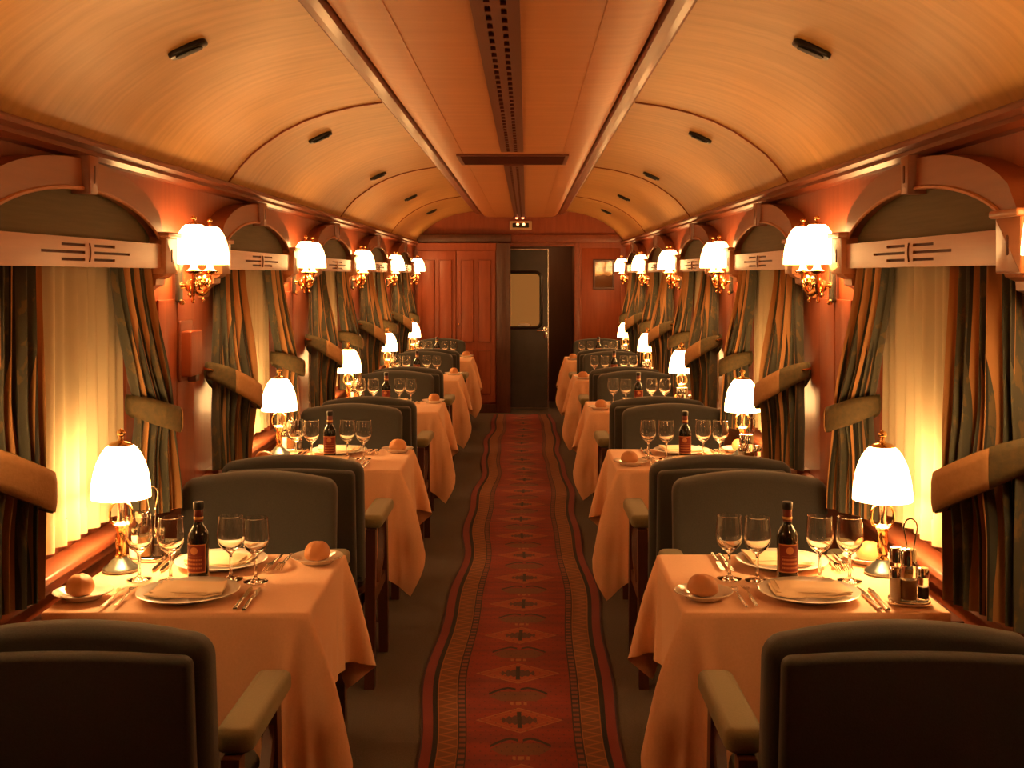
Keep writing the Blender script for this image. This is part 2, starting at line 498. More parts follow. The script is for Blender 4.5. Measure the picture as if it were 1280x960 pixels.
# dropped duct along the middle
dp = [(-0.45, 2.335), (-0.44, 2.30), (-0.41, 2.270), (-0.37, 2.258), (-0.30, 2.256)]
dp = dp + [(-x, z) for x, z in reversed(dp)]
duct = obj('ceiling_duct', MB().prism(dp, YB, YE - 0.10, lambda a, b, t: (a, t, b)), 'panel_paint', ceil, 30)
for s in (-1, 1):
    obj('duct_bead', MB().box(s * 0.277 - 0.004, s * 0.277 + 0.004, YB, YE - 0.12, 2.2525, 2.2565), 'panel_paint', duct)

# slotted air outlet strips and the cross grille
def vent_strip(y0, y1, label):
    t_ = thing('ceiling_vent', label, 'air vent', (0, y0, 2.256))
    ln = y1 - y0
    sl = []
    k = 0
    y = 0.04
    while y < ln - 0.07:
        sl.append((-0.0275, -0.0125, y, y + 0.065)); sl.append((0.0125, 0.0275, y + 0.03, min(y + 0.095, ln - 0.01)))
        y += 0.10
    mb = MB().slotted(-0.06, 0.06, 0, ln, [s_ for s_ in sl], 0.012, lambda a, b, t: (a, b, -0.014 + t))
    mb.box(-0.06, 0.06, 0, ln, -0.0015, -0.0005)
    for a_, b_ in ((-0.06, -0.059), (0.059, 0.06)): mb.box(a_, b_, 0, ln, -0.0139, -0.0006)
    for a_, b_ in ((0.0, 0.001), (ln - 0.001, ln)): mb.box(-0.06, 0.06, a_, b_, -0.0139, -0.0006)
    obj('strip', mb, 'vent_metal', t_, 30, fix=False)
    sb = MB()
    for x0, x1, b0, b1 in sl:
        sb.box(x0 + 0.0005, x1 - 0.0005, b0 + 0.0005, b1 - 0.0005, -0.004, -0.0022)
    obj('slot_liner', sb, 'black', t_, 0)['kind'] = 'stuff'
    gl = MB()
    for x0, x1, b0, b1 in sl:
        gl.box(x0 + 0.002, x1 - 0.006, b0 + 0.02, b1 - 0.02, -0.0075, -0.0042)
    obj('louvre_blades', gl, 'brass', t_, 0)['kind'] = 'stuff'
    return t_
vent_strip(1.0, 2.90 * L, 'long slotted brown air vent running down the near ceiling')
vent_strip(3.27 * L, YE - 0.35, 'slotted air vent strip on the far ceiling beyond the cross grille')
g = thing('ceiling_grille', 'brown slatted cross grille between the two ceiling vent strips', 'grille', (0, 3.0 * L, 2.256))
GY = 0.25 * L
mbf = MB()
for a in ((-0.31, 0.31, 0, 0.02), (-0.31, 0.31, GY - 0.02, GY), (-0.31, -0.29, 0.02, GY - 0.02), (0.29, 0.31, 0.02, GY - 0.02)):
    mbf.box(a[0], a[1], a[2], a[3], -0.012, -0.0005)
obj('frame', mbf, 'vent_metal', g)
obj('backing', MB().box(-0.29, 0.29, 0.02, GY - 0.02, -0.002, -0.0008), 'black', g)
slat = MB().add([(-0.29, 0, -0.011), (0.29, 0, -0.011), (0.29, 0.014, -0.004), (-0.29, 0.014, -0.004), (-0.29, 0.002, -0.012), (0.29, 0.002, -0.012), (0.29, 0.016, -0.005), (-0.29, 0.016, -0.005)],
               [(0, 1, 2, 3), (4, 7, 6, 5), (0, 4, 5, 1), (3, 2, 6, 7)]).mesh('slat', 0)
slat.materials.append(M['vent_metal'])
for i in range(17):
    o = obj('slat', slat, 'vent_metal', g); o.location = (0, 0.03 + i * 0.0285, 0)

# small black oblong fixtures on the vault
fx = thing('ceiling_spotlight', 'x', 'x')
ol = rrect(0.115, 0.055, 0.02)
obj('housing', MB().slab(ol, 0.0, 0.018, 0.006, lambda a, b, t: (a, b, -t)), 'black_plastic', fx)
obj('lens', MB().slab(rrect(0.08, 0.035, 0.012), 0.018, 0.022, 0.002, lambda a, b, t: (a, b, -t)), 'black', fx)
for s in (-1, 1):
    for n in range(NB):
        o = place(fx, (s * 0.893, (1.555 + n) * L, 2.2415), 0, 'small black oblong fixture on the %s vault above the %s window' % (SIDE[s], ORD[n]), 'ceiling fixture', 'black fixtures on the vault')
        o.rotation_euler = (0, s * radians(24), 0)

# ------------------------------------------------------------------ end wall with doorway, cupboard, picture, sign
DX0, DX1, DZ = -0.11, 0.635, 1.92
ew = MB()
ew.slotted(-WX - 0.02, WX + 0.02, 0, 2.0, [(DX0, DX1, 0, DZ)], 0.10, lambda a, b, t: (a, YE + t, b), through=True)
top = [(x, z) for x, z in prof if z > 1.97]
ew.prism([(-WX, 1.99)] + top + [(WX, 1.99)], YE, YE + 0.08, lambda a, b, t: (a, t, b + 0.004))
wend = struct('wall_end', ew, 'wall_wood', 30, label='red-brown wood end wall with the doorway')
for x0, x1, dp_, mm in ((-1.19, DX0 + 0.01, 0.12, 'dark_wood'), (DX0 + 0.01, 1.19, 0.05, 'trim_wood')):  # left beam in darker wood, imitating the shadow under the overhang
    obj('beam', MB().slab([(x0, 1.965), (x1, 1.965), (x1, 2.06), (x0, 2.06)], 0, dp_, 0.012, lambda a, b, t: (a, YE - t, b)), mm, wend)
for x0, x1, z0, z1 in ((DX1, DX1 + 0.06, 0, DZ + 0.06), (DX0, DX1, DZ, DZ + 0.06)):
    obj('door_casing', MB().slab([(x0, z0), (x1, z0), (x1, z1), (x0, z1)], 0, 0.02, 0.006, lambda a, b, t: (a, YE - t, b)), 'trim_wood', wend)
for x0, x1 in ((0.72, 1.17),):
    for z0, z1 in ((0.1, 0.70), (0.78, 1.90)):
        obj('wall_panel', MB().slab([(x0, z0), (x1, z0), (x1, z1), (x0, z1)], 0, 0.012, 0.005, lambda a, b, t: (a, YE - t, b)), 'wall_wood', wend)
obj('baseboard', MB().box(0.70, 1.20, YE - 0.02, YE, 0, 0.09), 'trim_wood', wend)
# back of the car behind the camera
struct('wall_back', MB().box(-WX, WX, YB - 0.06, YB, 0, 2.34), 'wall_wood', label='plain wood wall behind the camera')
# vestibule beyond the doorway
vb = MB()
vb.box(-0.75, 0.75, YE + 1.10, YE + 1.16, 0, 2.0)
vb.box(DX1 + 0.01, DX1 + 0.06, YE + 0.10, YE + 1.10, 0, 2.0)
vb.box(-0.80, -0.75, YE + 0.10, YE + 1.10, 0, 2.0)
vb.box(-0.80, DX1 + 0.06, YE + 0.08, YE + 1.16, 2.0, 2.04)
struct('wall_vestibule', vb, 'vestibule_wood', label='brown side wall of the vestibule seen through the doorway')
dr = thing('door_1', 'grey sliding door with a rounded black-edged window in the end doorway', 'door', (0, YE + 0.16, 0))
dr['kind'] = 'structure'
wz0, wz1, wx0, wx1 = 0.965, 1.62, -0.24, 0.25
win = rrect(wx1 - wx0, wz1 - wz0, 0.07, 6, (wx0 + wx1) / 2, (wz0 + wz1) / 2)
mb = MB()
oc = [(0.325, 1.885), (-0.45, 1.885), (-0.45, 0.03), (0.325, 0.03)]
outer = []
per = 7
for k, p in enumerate(win):
    outer.append(oc[k // per])
nn = len(win)
for t_ in (0.0, 0.035):
    mb.add([(a, t_, b) for a, b in win] + [(a, t_, b) for a, b in outer], [(i, (i + 1) % nn, nn + (i + 1) % nn, nn + i) for i in range(nn)])
mb.box(0.3245, 0.325, 0, 0.035, 0.03, 1.885)
obj('door_leaf', mb, 'door_grey', dr, 30)
gk = MB().tube([(a, -0.002, b) for a, b in win], 0.02, 8, True)
obj('window_gasket', gk, 'black_plastic', dr)
obj('window_pane', MB().prism(win, 0.01, 0.016, lambda a, b, t: (a, t, b)), 'lit_pane', dr)
obj('edge_strip', MB().box(0.326, 0.338, -0.006, 0.04, 0.02, 1.895), 'aluminium', dr)
obj('bottom_strip', MB().box(-0.45, 0.326, -0.006, 0.04, 0.012, 0.028), 'aluminium', dr)
obj('top_strip', MB().box(-0.45, 0.326, -0.004, 0.04, 1.886, 1.892), 'aluminium', dr)
hd = MB().tube([(0.20, -0.05, 0.93), (0.30, -0.05, 0.935), (0.315, -0.045, 0.935), (0.315, 0.0, 0.935)], 0.011, 8)
hd.slab(rrect(0.05, 0.14, 0.012, 3, 0.30, 0.91), 0, 0.012, 0.003, lambda a, b, t: (a, -t, b))
obj('door_handle', hd, 'chrome', dr)
obj('document_holder', MB().slab(rrect(0.14, 0.03, 0.006, 3, 0.05, 1.0), 0, 0.01, 0.002, lambda a, b, t: (a, 0.008 - t, b)), 'china', dr)

# tall cupboard built against the left of the end wall
cb = thing('cupboard', 'tall red-brown panelled wood cupboard filling the left of the end wall', 'cupboard', (0, YE, 0))
CY = -0.16
obj('body', MB().box(-1.185, DX0 - 0.002, CY, -0.001, 0, 1.955), 'wall_wood', cb)
obj('side_post', MB().slab([(-0.27, 0), (DX0 - 0.0, 0), (DX0 - 0.0, 1.95), (-0.27, 1.95)], 0, 0.03, 0.006, lambda a, b, t: (a, CY - t, b)), 'dark_wood', cb)  # dark wood gives the post the shade of a face turned from lamps
obj('top_moulding', MB().prism([(0, 1.88), (0.03, 1.895), (0.035, 1.93), (0.055, 1.952), (0, 1.952)], -1.19, DX0, lambda a, b, t: (t, CY - a - 0.001, b)), 'trim_wood', cb, 25)
for x0, x1 in ((-1.17, -0.735), (-0.725, -0.28)):
    d_ = obj('cupboard_door', MB().slab([(x0, 0.12), (x1, 0.12), (x1, 1.865), (x0, 1.865)], 0, 0.02, 0.005, lambda a, b, t: (a, CY - t, b)), 'wall_wood', cb)
    cx = (x0 + x1) / 2
    for px in (cx - 0.10, cx + 0.10):
        for z0, z1 in ((0.22, 0.72), (0.82, 1.76)):
            pm_ = MB().slab([(px - 0.075, z0), (px + 0.075, z0), (px + 0.075, z1), (px - 0.075, z1)], 0.02, 0.036, 0.016, lambda a, b, t: (a, CY - t, b))
            obj('raised_panel', pm_, 'wall_wood', d_, 30)
obj('door_knob', MB().lathe([(0, 0), (0.006, 0), (0.006, 0.012), (0.013, 0.02), (0.013, 0.028), (0, 0.033)], 12, (0, 0, 0)), 'brass', cb).location = (-0.70, CY - 0.02, 1.0)
cb.children[-1].rotation_euler = (pi / 2, 0, 0)
obj('plinth', MB().box(-1.19, DX0, CY - 0.02, CY, 0, 0.10), 'dark_wood', cb)

pc = thing('framed_picture', 'small dark-framed landscape picture hanging on the end wall', 'picture', (0.975, YE - 0.012, 1.595))
for x0, x1, z0, z1 in ((-0.125, 0.125, 0.15, 0.175), (-0.125, 0.125, -0.175, -0.15), (-0.125, -0.10, -0.15, 0.15), (0.10, 0.125, -0.15, 0.15)):
    obj('frame_bar', MB().slab([(x0, z0), (x1, z0), (x1, z1), (x0, z1)], 0, 0.022, 0.005, lambda a, b, t: (a, -t, b)), 'dark_wood', pc)
obj('print', MB().grid(2, 2, lambda a, b: (-0.10 + 0.2 * a, -0.008, -0.15 + 0.3 * b), lambda a, b: (a, b)), 'picture_print', pc)

sg = thing('indicator_sign', 'cream indicator plate with two small red lamps above the doorway', 'sign', (0.01, YE - 0.001, 2.165))
obj('plate', MB().slab(rrect(0.26, 0.105, 0.012), 0, 0.03, 0.006, lambda a, b, t: (a, -t, b)), 'plate_cream', sg)
obj('black_panel', MB().slab(rrect(0.19, 0.055, 0.008), 0.03, 0.034, 0.002, lambda a, b, t: (a, -t, b)), 'black_plastic', sg)
for x in (-0.035, 0.035):
    obj('red_lamp', MB().lathe([(0.016, 0), (0.015, 0.008), (0.008, 0.014), (0, 0.016)], 12), 'red_lamp', sg).location = (x, -0.034, 0.012)
    sg.children[-1].rotation_euler = (pi / 2, 0, 0)
s2 = thing('duct_lamps', 'pair of small red lamps at the far end of the ceiling duct', 'lamp', (0.0, YE - 0.24, 2.256))
obj('base', MB().slab(rrect(0.15, 0.05, 0.01), 0, 0.012, 0.004, lambda a, b, t: (a, b, -t)), 'black_plastic', s2)
for x in (-0.035, 0.035):
    obj('red_lamp', MB().lathe([(0.016, -0.012), (0.015, -0.02), (0.008, -0.026), (0, -0.028)], 12), 'red_lamp', s2).location = (x, 0, 0)

# ------------------------------------------------------------------ runner carpet
RY0, RY1 = -0.6, 6.19 * L
def wave(y):
    return 0.018 * sin(y * 2.1 + 0.6) + 0.013 * sin(y * 4.7 + 2.0)
def run_pt(a, b):
    y = RY0 + (RY1 - RY0) * b
    lft = -0.302 + wave(y) - 0.012 * (y / 13)
    rgt = 0.418 + 0.8 * wave(y + 0.7) - 0.035 * sm((y - 7) / 6)
    return (lft + (rgt - lft) * a, y, 0.008 + 0.0)
mb = MB().grid(9, 170, run_pt, lambda a, b: (a, RY0 + (RY1 - RY0) * b))
k = len(mb.v)
top_pts = mb.v[:]
mb.add([(x, y, 0.0005) for x, y, z in top_pts], [])
mb.uv += mb.uv[:k]
for j in range(169):
    for e_ in (0, 8):
        p, q = j * 9 + e_, (j + 1) * 9 + e_
        mb.f.append((p, q, q + k, p + k))
ru = obj('carpet_runner', mb, 'runner')
tag(ru, 'long red patterned woven runner laid along the aisle', 'carpet')

# ------------------------------------------------------------------ windows, pelmets, curtains
def side_fn(s, yc):
    return lambda a, b, t: (s * (WX - t), yc + a, b)       # a along the wall, b up, t out of the wall

PEL = {}
def build_pelmet(s):
    r = thing('window_pelmet', 'x', 'x')
    fn = lambda a, b, t: (-s * t, a, b)                   # local: origin on the wall plane, z from the floor
    # valance board with routed slots
    z0, z1, hw = 1.612, 1.692, 0.64
    sl = []
    for zc, l0, l1 in ((1.672, 0.035, 0.20), (1.652, 0.035, 0.33), (1.632, 0.035, 0.20)):
        for sg_ in (-1, 1):
            sl.append((min(sg_ * l0, sg_ * l1), max(sg_ * l0, sg_ * l1), zc - 0.004, zc + 0.004))
    b = MB().slotted(-hw, hw, z0, z1, sl, 0.007, lambda a, b_, t: fn(a, b_, 0.085 - t))
    b.add([fn(-hw, z0, 0.06), fn(hw, z0, 0.06), fn(hw, z1, 0.06), fn(-hw, z1, 0.06), fn(-hw, z0, 0.085), fn(hw, z0, 0.085), fn(hw, z1, 0.085), fn(-hw, z1, 0.085)],
          [(0, 3, 2, 1), (0, 1, 5, 4), (3, 7, 6, 2), (0, 4, 7, 3), (1, 2, 6, 5)])
    vb_ = obj('valance_board', b, 'pelmet_wood', r, 30)
    slb = MB()
    for x0, x1, y0, y1 in sl: slb.add([fn(x0, y0, 0.0782), fn(x1, y0, 0.0782), fn(x1, y1, 0.0782), fn(x0, y1, 0.0782)], [(0, 1, 2, 3)])
    obj('slot_shadow_line', slb, 'groove_wood', vb_, 0)
    cr_ = [(0.008 * sin(pi * k / 8) - 0.004, z0 + 0.014 + 0.052 * k / 8) for k in range(9)]
    obj('crescent_mark', MB().tube([fn(a, z, 0.0852) for a, z in cr_], 0.003, 6), 'groove_wood', vb_)
    # arched board
    N = 28
    def arc(hw_, zp, ze, p):
        return [(hw_ * (-1 + 2 * k / N), ze + (zp - ze) * max(0.0, 1 - abs(-1 + 2 * k / N) ** 2.0) ** p) for k in range(N + 1)]
    inn = arc(0.64, 1.832, 1.715, 0.75)
    out = arc(0.70, 1.912, 1.735, 0.55)
    ab = MB()
    def ring(t0, t1, A_, B_):
        n_ = len(A_)
        ab.add([fn(a, z, t1) for a, z in A_] + [fn(a, z, t1) for a, z in B_] + [fn(a, z, t0) for a, z in A_] + [fn(a, z, t0) for a, z in B_],
               [(i, i + 1, n_ + i + 1, n_ + i) for i in range(n_ - 1)] + [(i, 2 * n_ + i, 2 * n_ + i + 1, i + 1) for i in range(n_ - 1)] +
               [(n_ + i, n_ + i + 1, 3 * n_ + i + 1, 3 * n_ + i) for i in range(n_ - 1)] + [(2 * n_ + i, 3 * n_ + i, 3 * n_ + i + 1, 2 * n_ + i + 1) for i in range(n_ - 1)] +
               [(0, n_, 3 * n_, 2 * n_), (n_ - 1, 3 * n_ - 1, 4 * n_ - 1, 2 * n_ - 1)])
    ring(0.0, 0.075, inn, out)
    obj('arch_board', ab, 'arch_wood', r, 30)
    bead = MB().tube([fn(a, z - 0.002, 0.077) for a, z in inn], 0.006, 6)
    obj('arch_bead', bead, 'pelmet_wood', r)
    # keystone
    ks = obj('keystone', MB().slab([(-0.030, 1.815), (0.030, 1.815), (0.036, 1.922), (-0.036, 1.922)], 0.0, 0.098, 0.006, fn), 'arch_wood', r, 30)
    obj('keystone_slot', MB().slab(rrect(0.012, 0.05, 0.005, 3, 0, 1.87), 0.097, 0.1, 0.001, fn), 'groove_wood', ks)
    # blind panel in the lunette
    lu = MB()
    low = [(a, 1.66) for a, z in inn]
    n_ = len(inn)
    lu.add([fn(a, z, 0.045) for a, z in inn] + [fn(a, z, 0.045) for a, z in low] + [fn(a, z, 0.035) for a, z in inn] + [fn(a, z, 0.035) for a, z in low],
           [(i, i + 1, n_ + i + 1, n_ + i) for i in range(n_ - 1)] + [(2 * n_ + i, 3 * n_ + i, 3 * n_ + i + 1, 2 * n_ + i + 1) for i in range(n_ - 1)])
    obj('lunette_panel', lu, 'lunette', r, 0)
    # bracket blocks with corbels
    for e_ in (-1, 1):
        c0 = e_ * 0.71
        bl = MB().slab(rrect(0.135, 0.125, 0.004, 2, c0, 1.655), 0.0, 0.10, 0.005, fn)
        bl.slab(rrect(0.155, 0.018, 0.006, 3, c0, 1.7245), 0.0, 0.112, 0.006, fn)
        k_ = obj('bracket', bl, 'pelmet_wood', r, 30)
        obj('bracket_slot', MB().slab(rrect(0.012, 0.045, 0.005, 3, c0, 1.655), 0.099, 0.1015, 0.001, fn), 'groove_wood', k_)
        pr_ = [(0, 1.50), (0.012, 1.50), (0.02, 1.515), (0.018, 1.53), (0.035, 1.545), (0.06, 1.555), (0.062, 1.575), (0.085, 1.585), (0.088, 1.594), (0, 1.594)]
        obj('corbel', MB().prism(pr_, c0 - 0.05, c0 + 0.05, lambda a, b_, t: fn(t, b_, a)), 'pelmet_wood', k_, 30)
    return r

def build_window(s, n):
    r = thing('window_%d' % (n * 2 + (1 if s < 0 else 2)), 'dark night window pane behind the sheer at the %s %s table' % (ORD[n], SIDE[s]), 'window', (s * WX, bayY(n), 0))
    r['kind'] = 'structure'
    obj('window_pane', MB().box(s * 0.055 - 0.004, s * 0.055 + 0.004, -WIN_H, WIN_H, WIN_Z0, WIN_Z1), 'night_glass', r)
    for y0, y1, z0, z1 in ((-WIN_H, WIN_H, WIN_Z0, WIN_Z0 + 0.03), (-WIN_H, WIN_H, WIN_Z1 - 0.03, WIN_Z1), (-WIN_H, -WIN_H + 0.03, WIN_Z0 + 0.03, WIN_Z1 - 0.03), (WIN_H - 0.03, WIN_H, WIN_Z0 + 0.03, WIN_Z1 - 0.03)):
        xs = sorted((s * 0.04, s * 0.05))
        obj('window_frame', MB().box(xs[0], xs[1], y0, y1, z0, z1), 'trim_wood', r)
    sill = MB().slab([(-0.66, 0.772), (0.66, 0.772), (0.66, 0.797), (-0.66, 0.797)], -0.035, 0.055, 0.008, lambda a, b, t: (-s * t, a, b))
    obj('window_sill', sill, 'trim_wood', r)

# drape: e = +1 for the drape on the far side of its window, -1 for the near side; s the wall
ZTOP, ZTIE, ZHEM = 1.64, 1.14, 0.80
def drape_mesh(s, e_, seed):
    rr = random.Random(seed)
    p1, p2 = rr.uniform(0, 6), rr.uniform(0, 6)
    def key(z):
        # returns inner point, outer point (x off wall, y off centre) and fold depth
        if e_ < 0:
            top_, tie_, hem_ = ((0.038, 0.235), (0.038, 0.625), 0.015), ((0.160, 0.530), (0.045, 0.680), 0.034), ((0.125, 0.44), (0.055, 0.70), 0.026)
        else:
            top_, tie_, hem_ = ((0.038, 0.315), (0.038, 0.625), 0.015), ((0.045, 0.520), (0.120, 0.605), 0.026), ((0.045, 0.48), (0.120, 0.68), 0.026)
        if z >= ZTIE:
            k = 0.45 * (ZTOP - z) / (ZTOP - ZTIE) + 0.55 * sm((ZTOP - z) / (ZTOP - ZTIE)) ** 1.3
            (i0, o0, a0), (i1, o1, a1) = top_, tie_
        else:
            k = sm((ZTIE - z) / (ZTIE - ZHEM)) ** 0.8
            (i0, o0, a0), (i1, o1, a1) = tie_, hem_
        f = lambda a, b: a + (b - a) * k
        return (f(i0[0], i1[0]), f(i0[1], i1[1])), (f(o0[0], o1[0]), f(o0[1], o1[1])), f(a0, a1)
    NF = 6
    def fn(a, b):
        z = ZTOP + (ZHEM - ZTOP) * b
        (ix, iy), (ox, oy), am = key(z)
        dx, dy = ox - ix, oy - iy
        l = math.hypot(dx, dy)
        nx, ny = dy / l, -dx / l                 # roughly out of the wall
        aa = a + 0.018 * sin(3 * pi * a + p1 + 1.2 * z)
        ph_ = 2 * pi * NF * aa + p2 + 0.5 * sin(2.2 * z + p1)
        off = am * sin(ph_) + 0.3 * am * sin(0.43 * ph_ + p1)
        # cloth keeps its width: when squeezed, folds lean over
        lean = 0.35 * am * cos(ph_)
        x = ix + dx * aa + nx * off + dx / l * lean
        y = iy + dy * aa + ny * off + dy / l * lean
        # rounded bunch at the tie
        g_ = math.exp(-((z - ZTIE) / 0.10) ** 2)
        x += 0.02 * g_ * sin(pi * a)
        return (-s * max(x, 0.022), e_ * y, z + 0.006 * sin(ph_) * (1 if b > 0.98 else 0))
    mb = MB().grid(90, 44, fn, lambda a, b: (a + (0.01 if e_ > 0 else 0.19), b))
    return mb.mesh('drape', 180)

def tieback(s, e_, parent):
    # closed oval band round the bunch, its tip low and out in the car
    ctr = []
    tcy = 0.606 if e_ < 0 else 0.563
    for k in range(25):
        th = 2 * pi * k / 24 + pi
        lu, lv = (0.125 if e_ < 0 else 0.084) * cos(th), (0.062 if e_ < 0 else 0.052) * sin(th)
        du_, dv_ = ((0.62, -0.785), (0.785, 0.62)) if e_ < 0 else ((0.76, 0.65), (-0.65, 0.76))
        ctr.append((max(0.014, (0.100 if e_ < 0 else 0.084) + lu * du_[0] + lv * dv_[0]), tcy + lu * du_[1] + lv * dv_[1], (-0.52 if e_ < 0 else -0.38) * lu))
    def spl(u):
        x = u * (len(ctr) - 1); i = min(int(x), len(ctr) - 2); f = x - i
        P_ = [Vector(ctr[max(0, min(len(ctr) - 1, i + q))]) for q in (-1, 0, 1, 2)]
        return 0.5 * ((2 * P_[1]) + (P_[2] - P_[0]) * f + (2 * P_[0] - 5 * P_[1] + 4 * P_[2] - P_[3]) * f * f + (3 * P_[1] - P_[0] - 3 * P_[2] + P_[3]) * f ** 3)
    def strip(u0, u1, h, out, nseg):
        mb = MB()
        rows = []
        for i in range(nseg + 1):
            u = u0 + (u1 - u0) * i / nseg
            p = spl(u); q = spl(min(1, u + 0.01)) - spl(max(0, u - 0.01))
            nrm = Vector((-q.y, q.x, 0)).normalized()
            if nrm.dot(Vector((p.x - 0.100, p.y - tcy, 0))) < 0: nrm = -nrm
            wdt = h * (0.7 + 0.3 * sm(min(u, 1 - u) / 0.25))
            for dz, o_ in ((-0.5, 0), (-0.25, 0.004), (0.25, 0.004), (0.5, 0)):
                a = p + nrm * (o_ + out)
                rows.append((-s * a.x, e_ * a.y, ZTIE + a.z + dz * wdt))
        for i in range(nseg):
            for k in range(3):
                mb.f.append((i * 4 + k, i * 4 + k + 1, i * 4 + k + 5, i * 4 + k + 4))
        mb.v = rows
        return mb
    tb = obj('tieback', strip(0.0, 1.0, 0.096 if e_ < 0 else 0.082, 0.0, 36), 'tie_green', parent, 60)
    m_ = tb.modifiers.new('thick', 'SOLIDIFY'); m_.thickness = 0.006; m_.offset = 1
    tp = obj('tieback_facing', strip(0.44, 0.80, 0.093 if e_ < 0 else 0.079, 0.0075, 20), 'tie_tan', tb, 60)
    m_ = tp.modifiers.new('thick', 'SOLIDIFY'); m_.thickness = 0.003; m_.offset = 1
    hk = MB().tube([(-s * (0.012 + 0.02 * (1 - cos(k / 8 * pi)) * 0.9), e_ * (0.715 + 0.012 * sin(k / 8 * pi)), ZTIE + 0.075 - 0.01 * k / 8) for k in range(9)], 0.005, 6)
    obj('hook', hk, 'brass', tb)
    return tb

for s in (-1, 1):
    PEL[s] = build_pelmet(s)
    sh = None
    DM = {e_: [drape_mesh(s, e_, 10 * e_ + s + q) for q in (0, 50)] for e_ in (-1, 1)}
    shm = MB()
    def shf(a, b, s=s):
        y = -0.52 + 1.04 * a
        z = 1.635 + (0.825 - 1.635) * b
        x = 0.006 + (0.010 + 0.006 * b) * sin(a * 2 * pi * 12 + 0.7 * sin(9 * a)) + 0.005 * sin(a * 31 + 2 * b)
        return (-s * x, y, z)
    shm = MB().grid(150, 10, shf).mesh('sheer', 180)
    hem = MB().grid(150, 3, lambda a, b, s=s: tuple(Vector(shf(a, 1.0, s)) + Vector((-s * 0.0015, 0, 0.075 * (1 - b)))))
    hem = hem.mesh('hem', 180)
    shm.materials.append(M['sheer']); hem.materials.append(M['sheer'])
    for n in range(NB):
        build_window(s, n)
        place(PEL[s], (s * WX, bayY(n), 0), 0, 'carved wood arched pelmet over the %s window on the %s' % (ORD[n], SIDE[s]), 'pelmet', 'arched window pelmets')
        t_ = thing('sheer_curtain', 'pale gathered sheer curtain behind the lamp of the %s %s table' % (ORD[n], SIDE[s]), 'curtain', (s * (WX + 0.013), bayY(n), 0), 0, 'sheer window curtains')
        obj('sheer_panel', shm, 'sheer', t_)
        obj('hem', hem, 'sheer', t_)
        for e_ in (-1, 1):
            t_ = thing('drape', 'green and tan striped tied-back drape on the %s side of the %s %s window' % ('near' if e_ < 0 else 'far', ORD[n], SIDE[s]), 'curtain', (s * WX, bayY(n), 0), 0, 'striped window drapes')
            dm_ = DM[e_][n % 2]
            if not dm_.materials: dm_.materials.append(M['drape'])
            obj('drape_panel', dm_, 'drape', t_)
            if n == 0 or True:
                tieback(s, e_, t_)

# ------------------------------------------------------------------ table furniture
def shade_prof(r, h):
    return [(r, 0), (r * 0.995, h * 0.12), (r * 0.965, h * 0.30), (r * 0.90, h * 0.50), (r * 0.80, h * 0.68), (r * 0.66, h * 0.84), (r * 0.52, h * 0.95), (r * 0.40, h)]
FINIAL = [(0.034, 0), (0.034, 0.004), (0.026, 0.010), (0.010, 0.014), (0.006, 0.020), (0.006, 0.026), (0.011, 0.031), (0.0125, 0.038), (0.009, 0.045), (0, 0.049)]
def add_bulb(parent, loc, power, name):
    l = bpy.data.lights.new(name, 'POINT')
    l.color = WARM; l.energy = power; l.shadow_soft_size = 0.022
    o = bpy.data.objects.new(name, l); C.objects.link(o)
    o.parent = parent; o.location = loc
    return o

lamp = thing('table_lamp', 'x', 'x')
obj('base', MB().lathe([(0, 0), (0.050, 0), (0.051, 0.006), (0.046, 0.012), (0.036, 0.018), (0.028, 0.028), (0.020, 0.034), (0.0165, 0.040), (0, 0.040)], 24), 'bronze_plate', lamp)
obj('twisted_column', MB().lathe([(0, 0.040), (0.017, 0.040), (0.013, 0.046), (0.0135, 0.052)] + [(0.0135, 0.052 + 0.008 * k) for k in range(1, 9)] + [(0.017, 0.120), (0.017, 0.126), (0, 0.126)], 20,
    twist=lambda th, z: 1 + (0.16 * sin(3 * th + z * 120) if 0.05 < z < 0.118 else 0)), 'brass', lamp, 60)
obj('collar', MB().lathe([(0, 0.126), (0.021, 0.126), (0.023, 0.132), (0.012, 0.140), (0.010, 0.150), (0.010, 0.190), (0.015, 0.196), (0.019, 0.204), (0.011, 0.209), (0.009, 0.36), (0, 0.36)], 20), 'silver', lamp)
arm = [(0.012, 0, 0.132), (0.026, 0, 0.136), (0.032, 0, 0.152), (0.031, 0, 0.172), (0.024, 0, 0.188), (0.010, 0, 0.196)]
for q in (-1, 1):
    obj('side_scroll', MB().tube([(q * x, y, z) for x, y, z in arm], 0.0042, 8), 'brass', lamp)
SH_Z, SH_H, SH_R = 0.208, 0.150, 0.083
shd = MB().lathe_open(shade_prof(SH_R, SH_H), 32, (0, 0, SH_Z))
o = obj('shade', shd, 'table_shade_glass', lamp, 60)
m_ = o.modifiers.new('thick', 'SOLIDIFY'); m_.thickness = 0.003; m_.offset = -1
obj('finial', MB().lathe(FINIAL, 16, (0, 0, SH_Z + SH_H - 0.002)), 'brass', lamp)
add_bulb(lamp, (0, 0.0, SH_Z + 0.045), TABLE_BULB, 'bulb').location.x = 0.03
for lo in [c for c in lamp.children if c.type == 'LIGHT']: lo.location = (0.030, 0.0, SH_Z + 0.026)

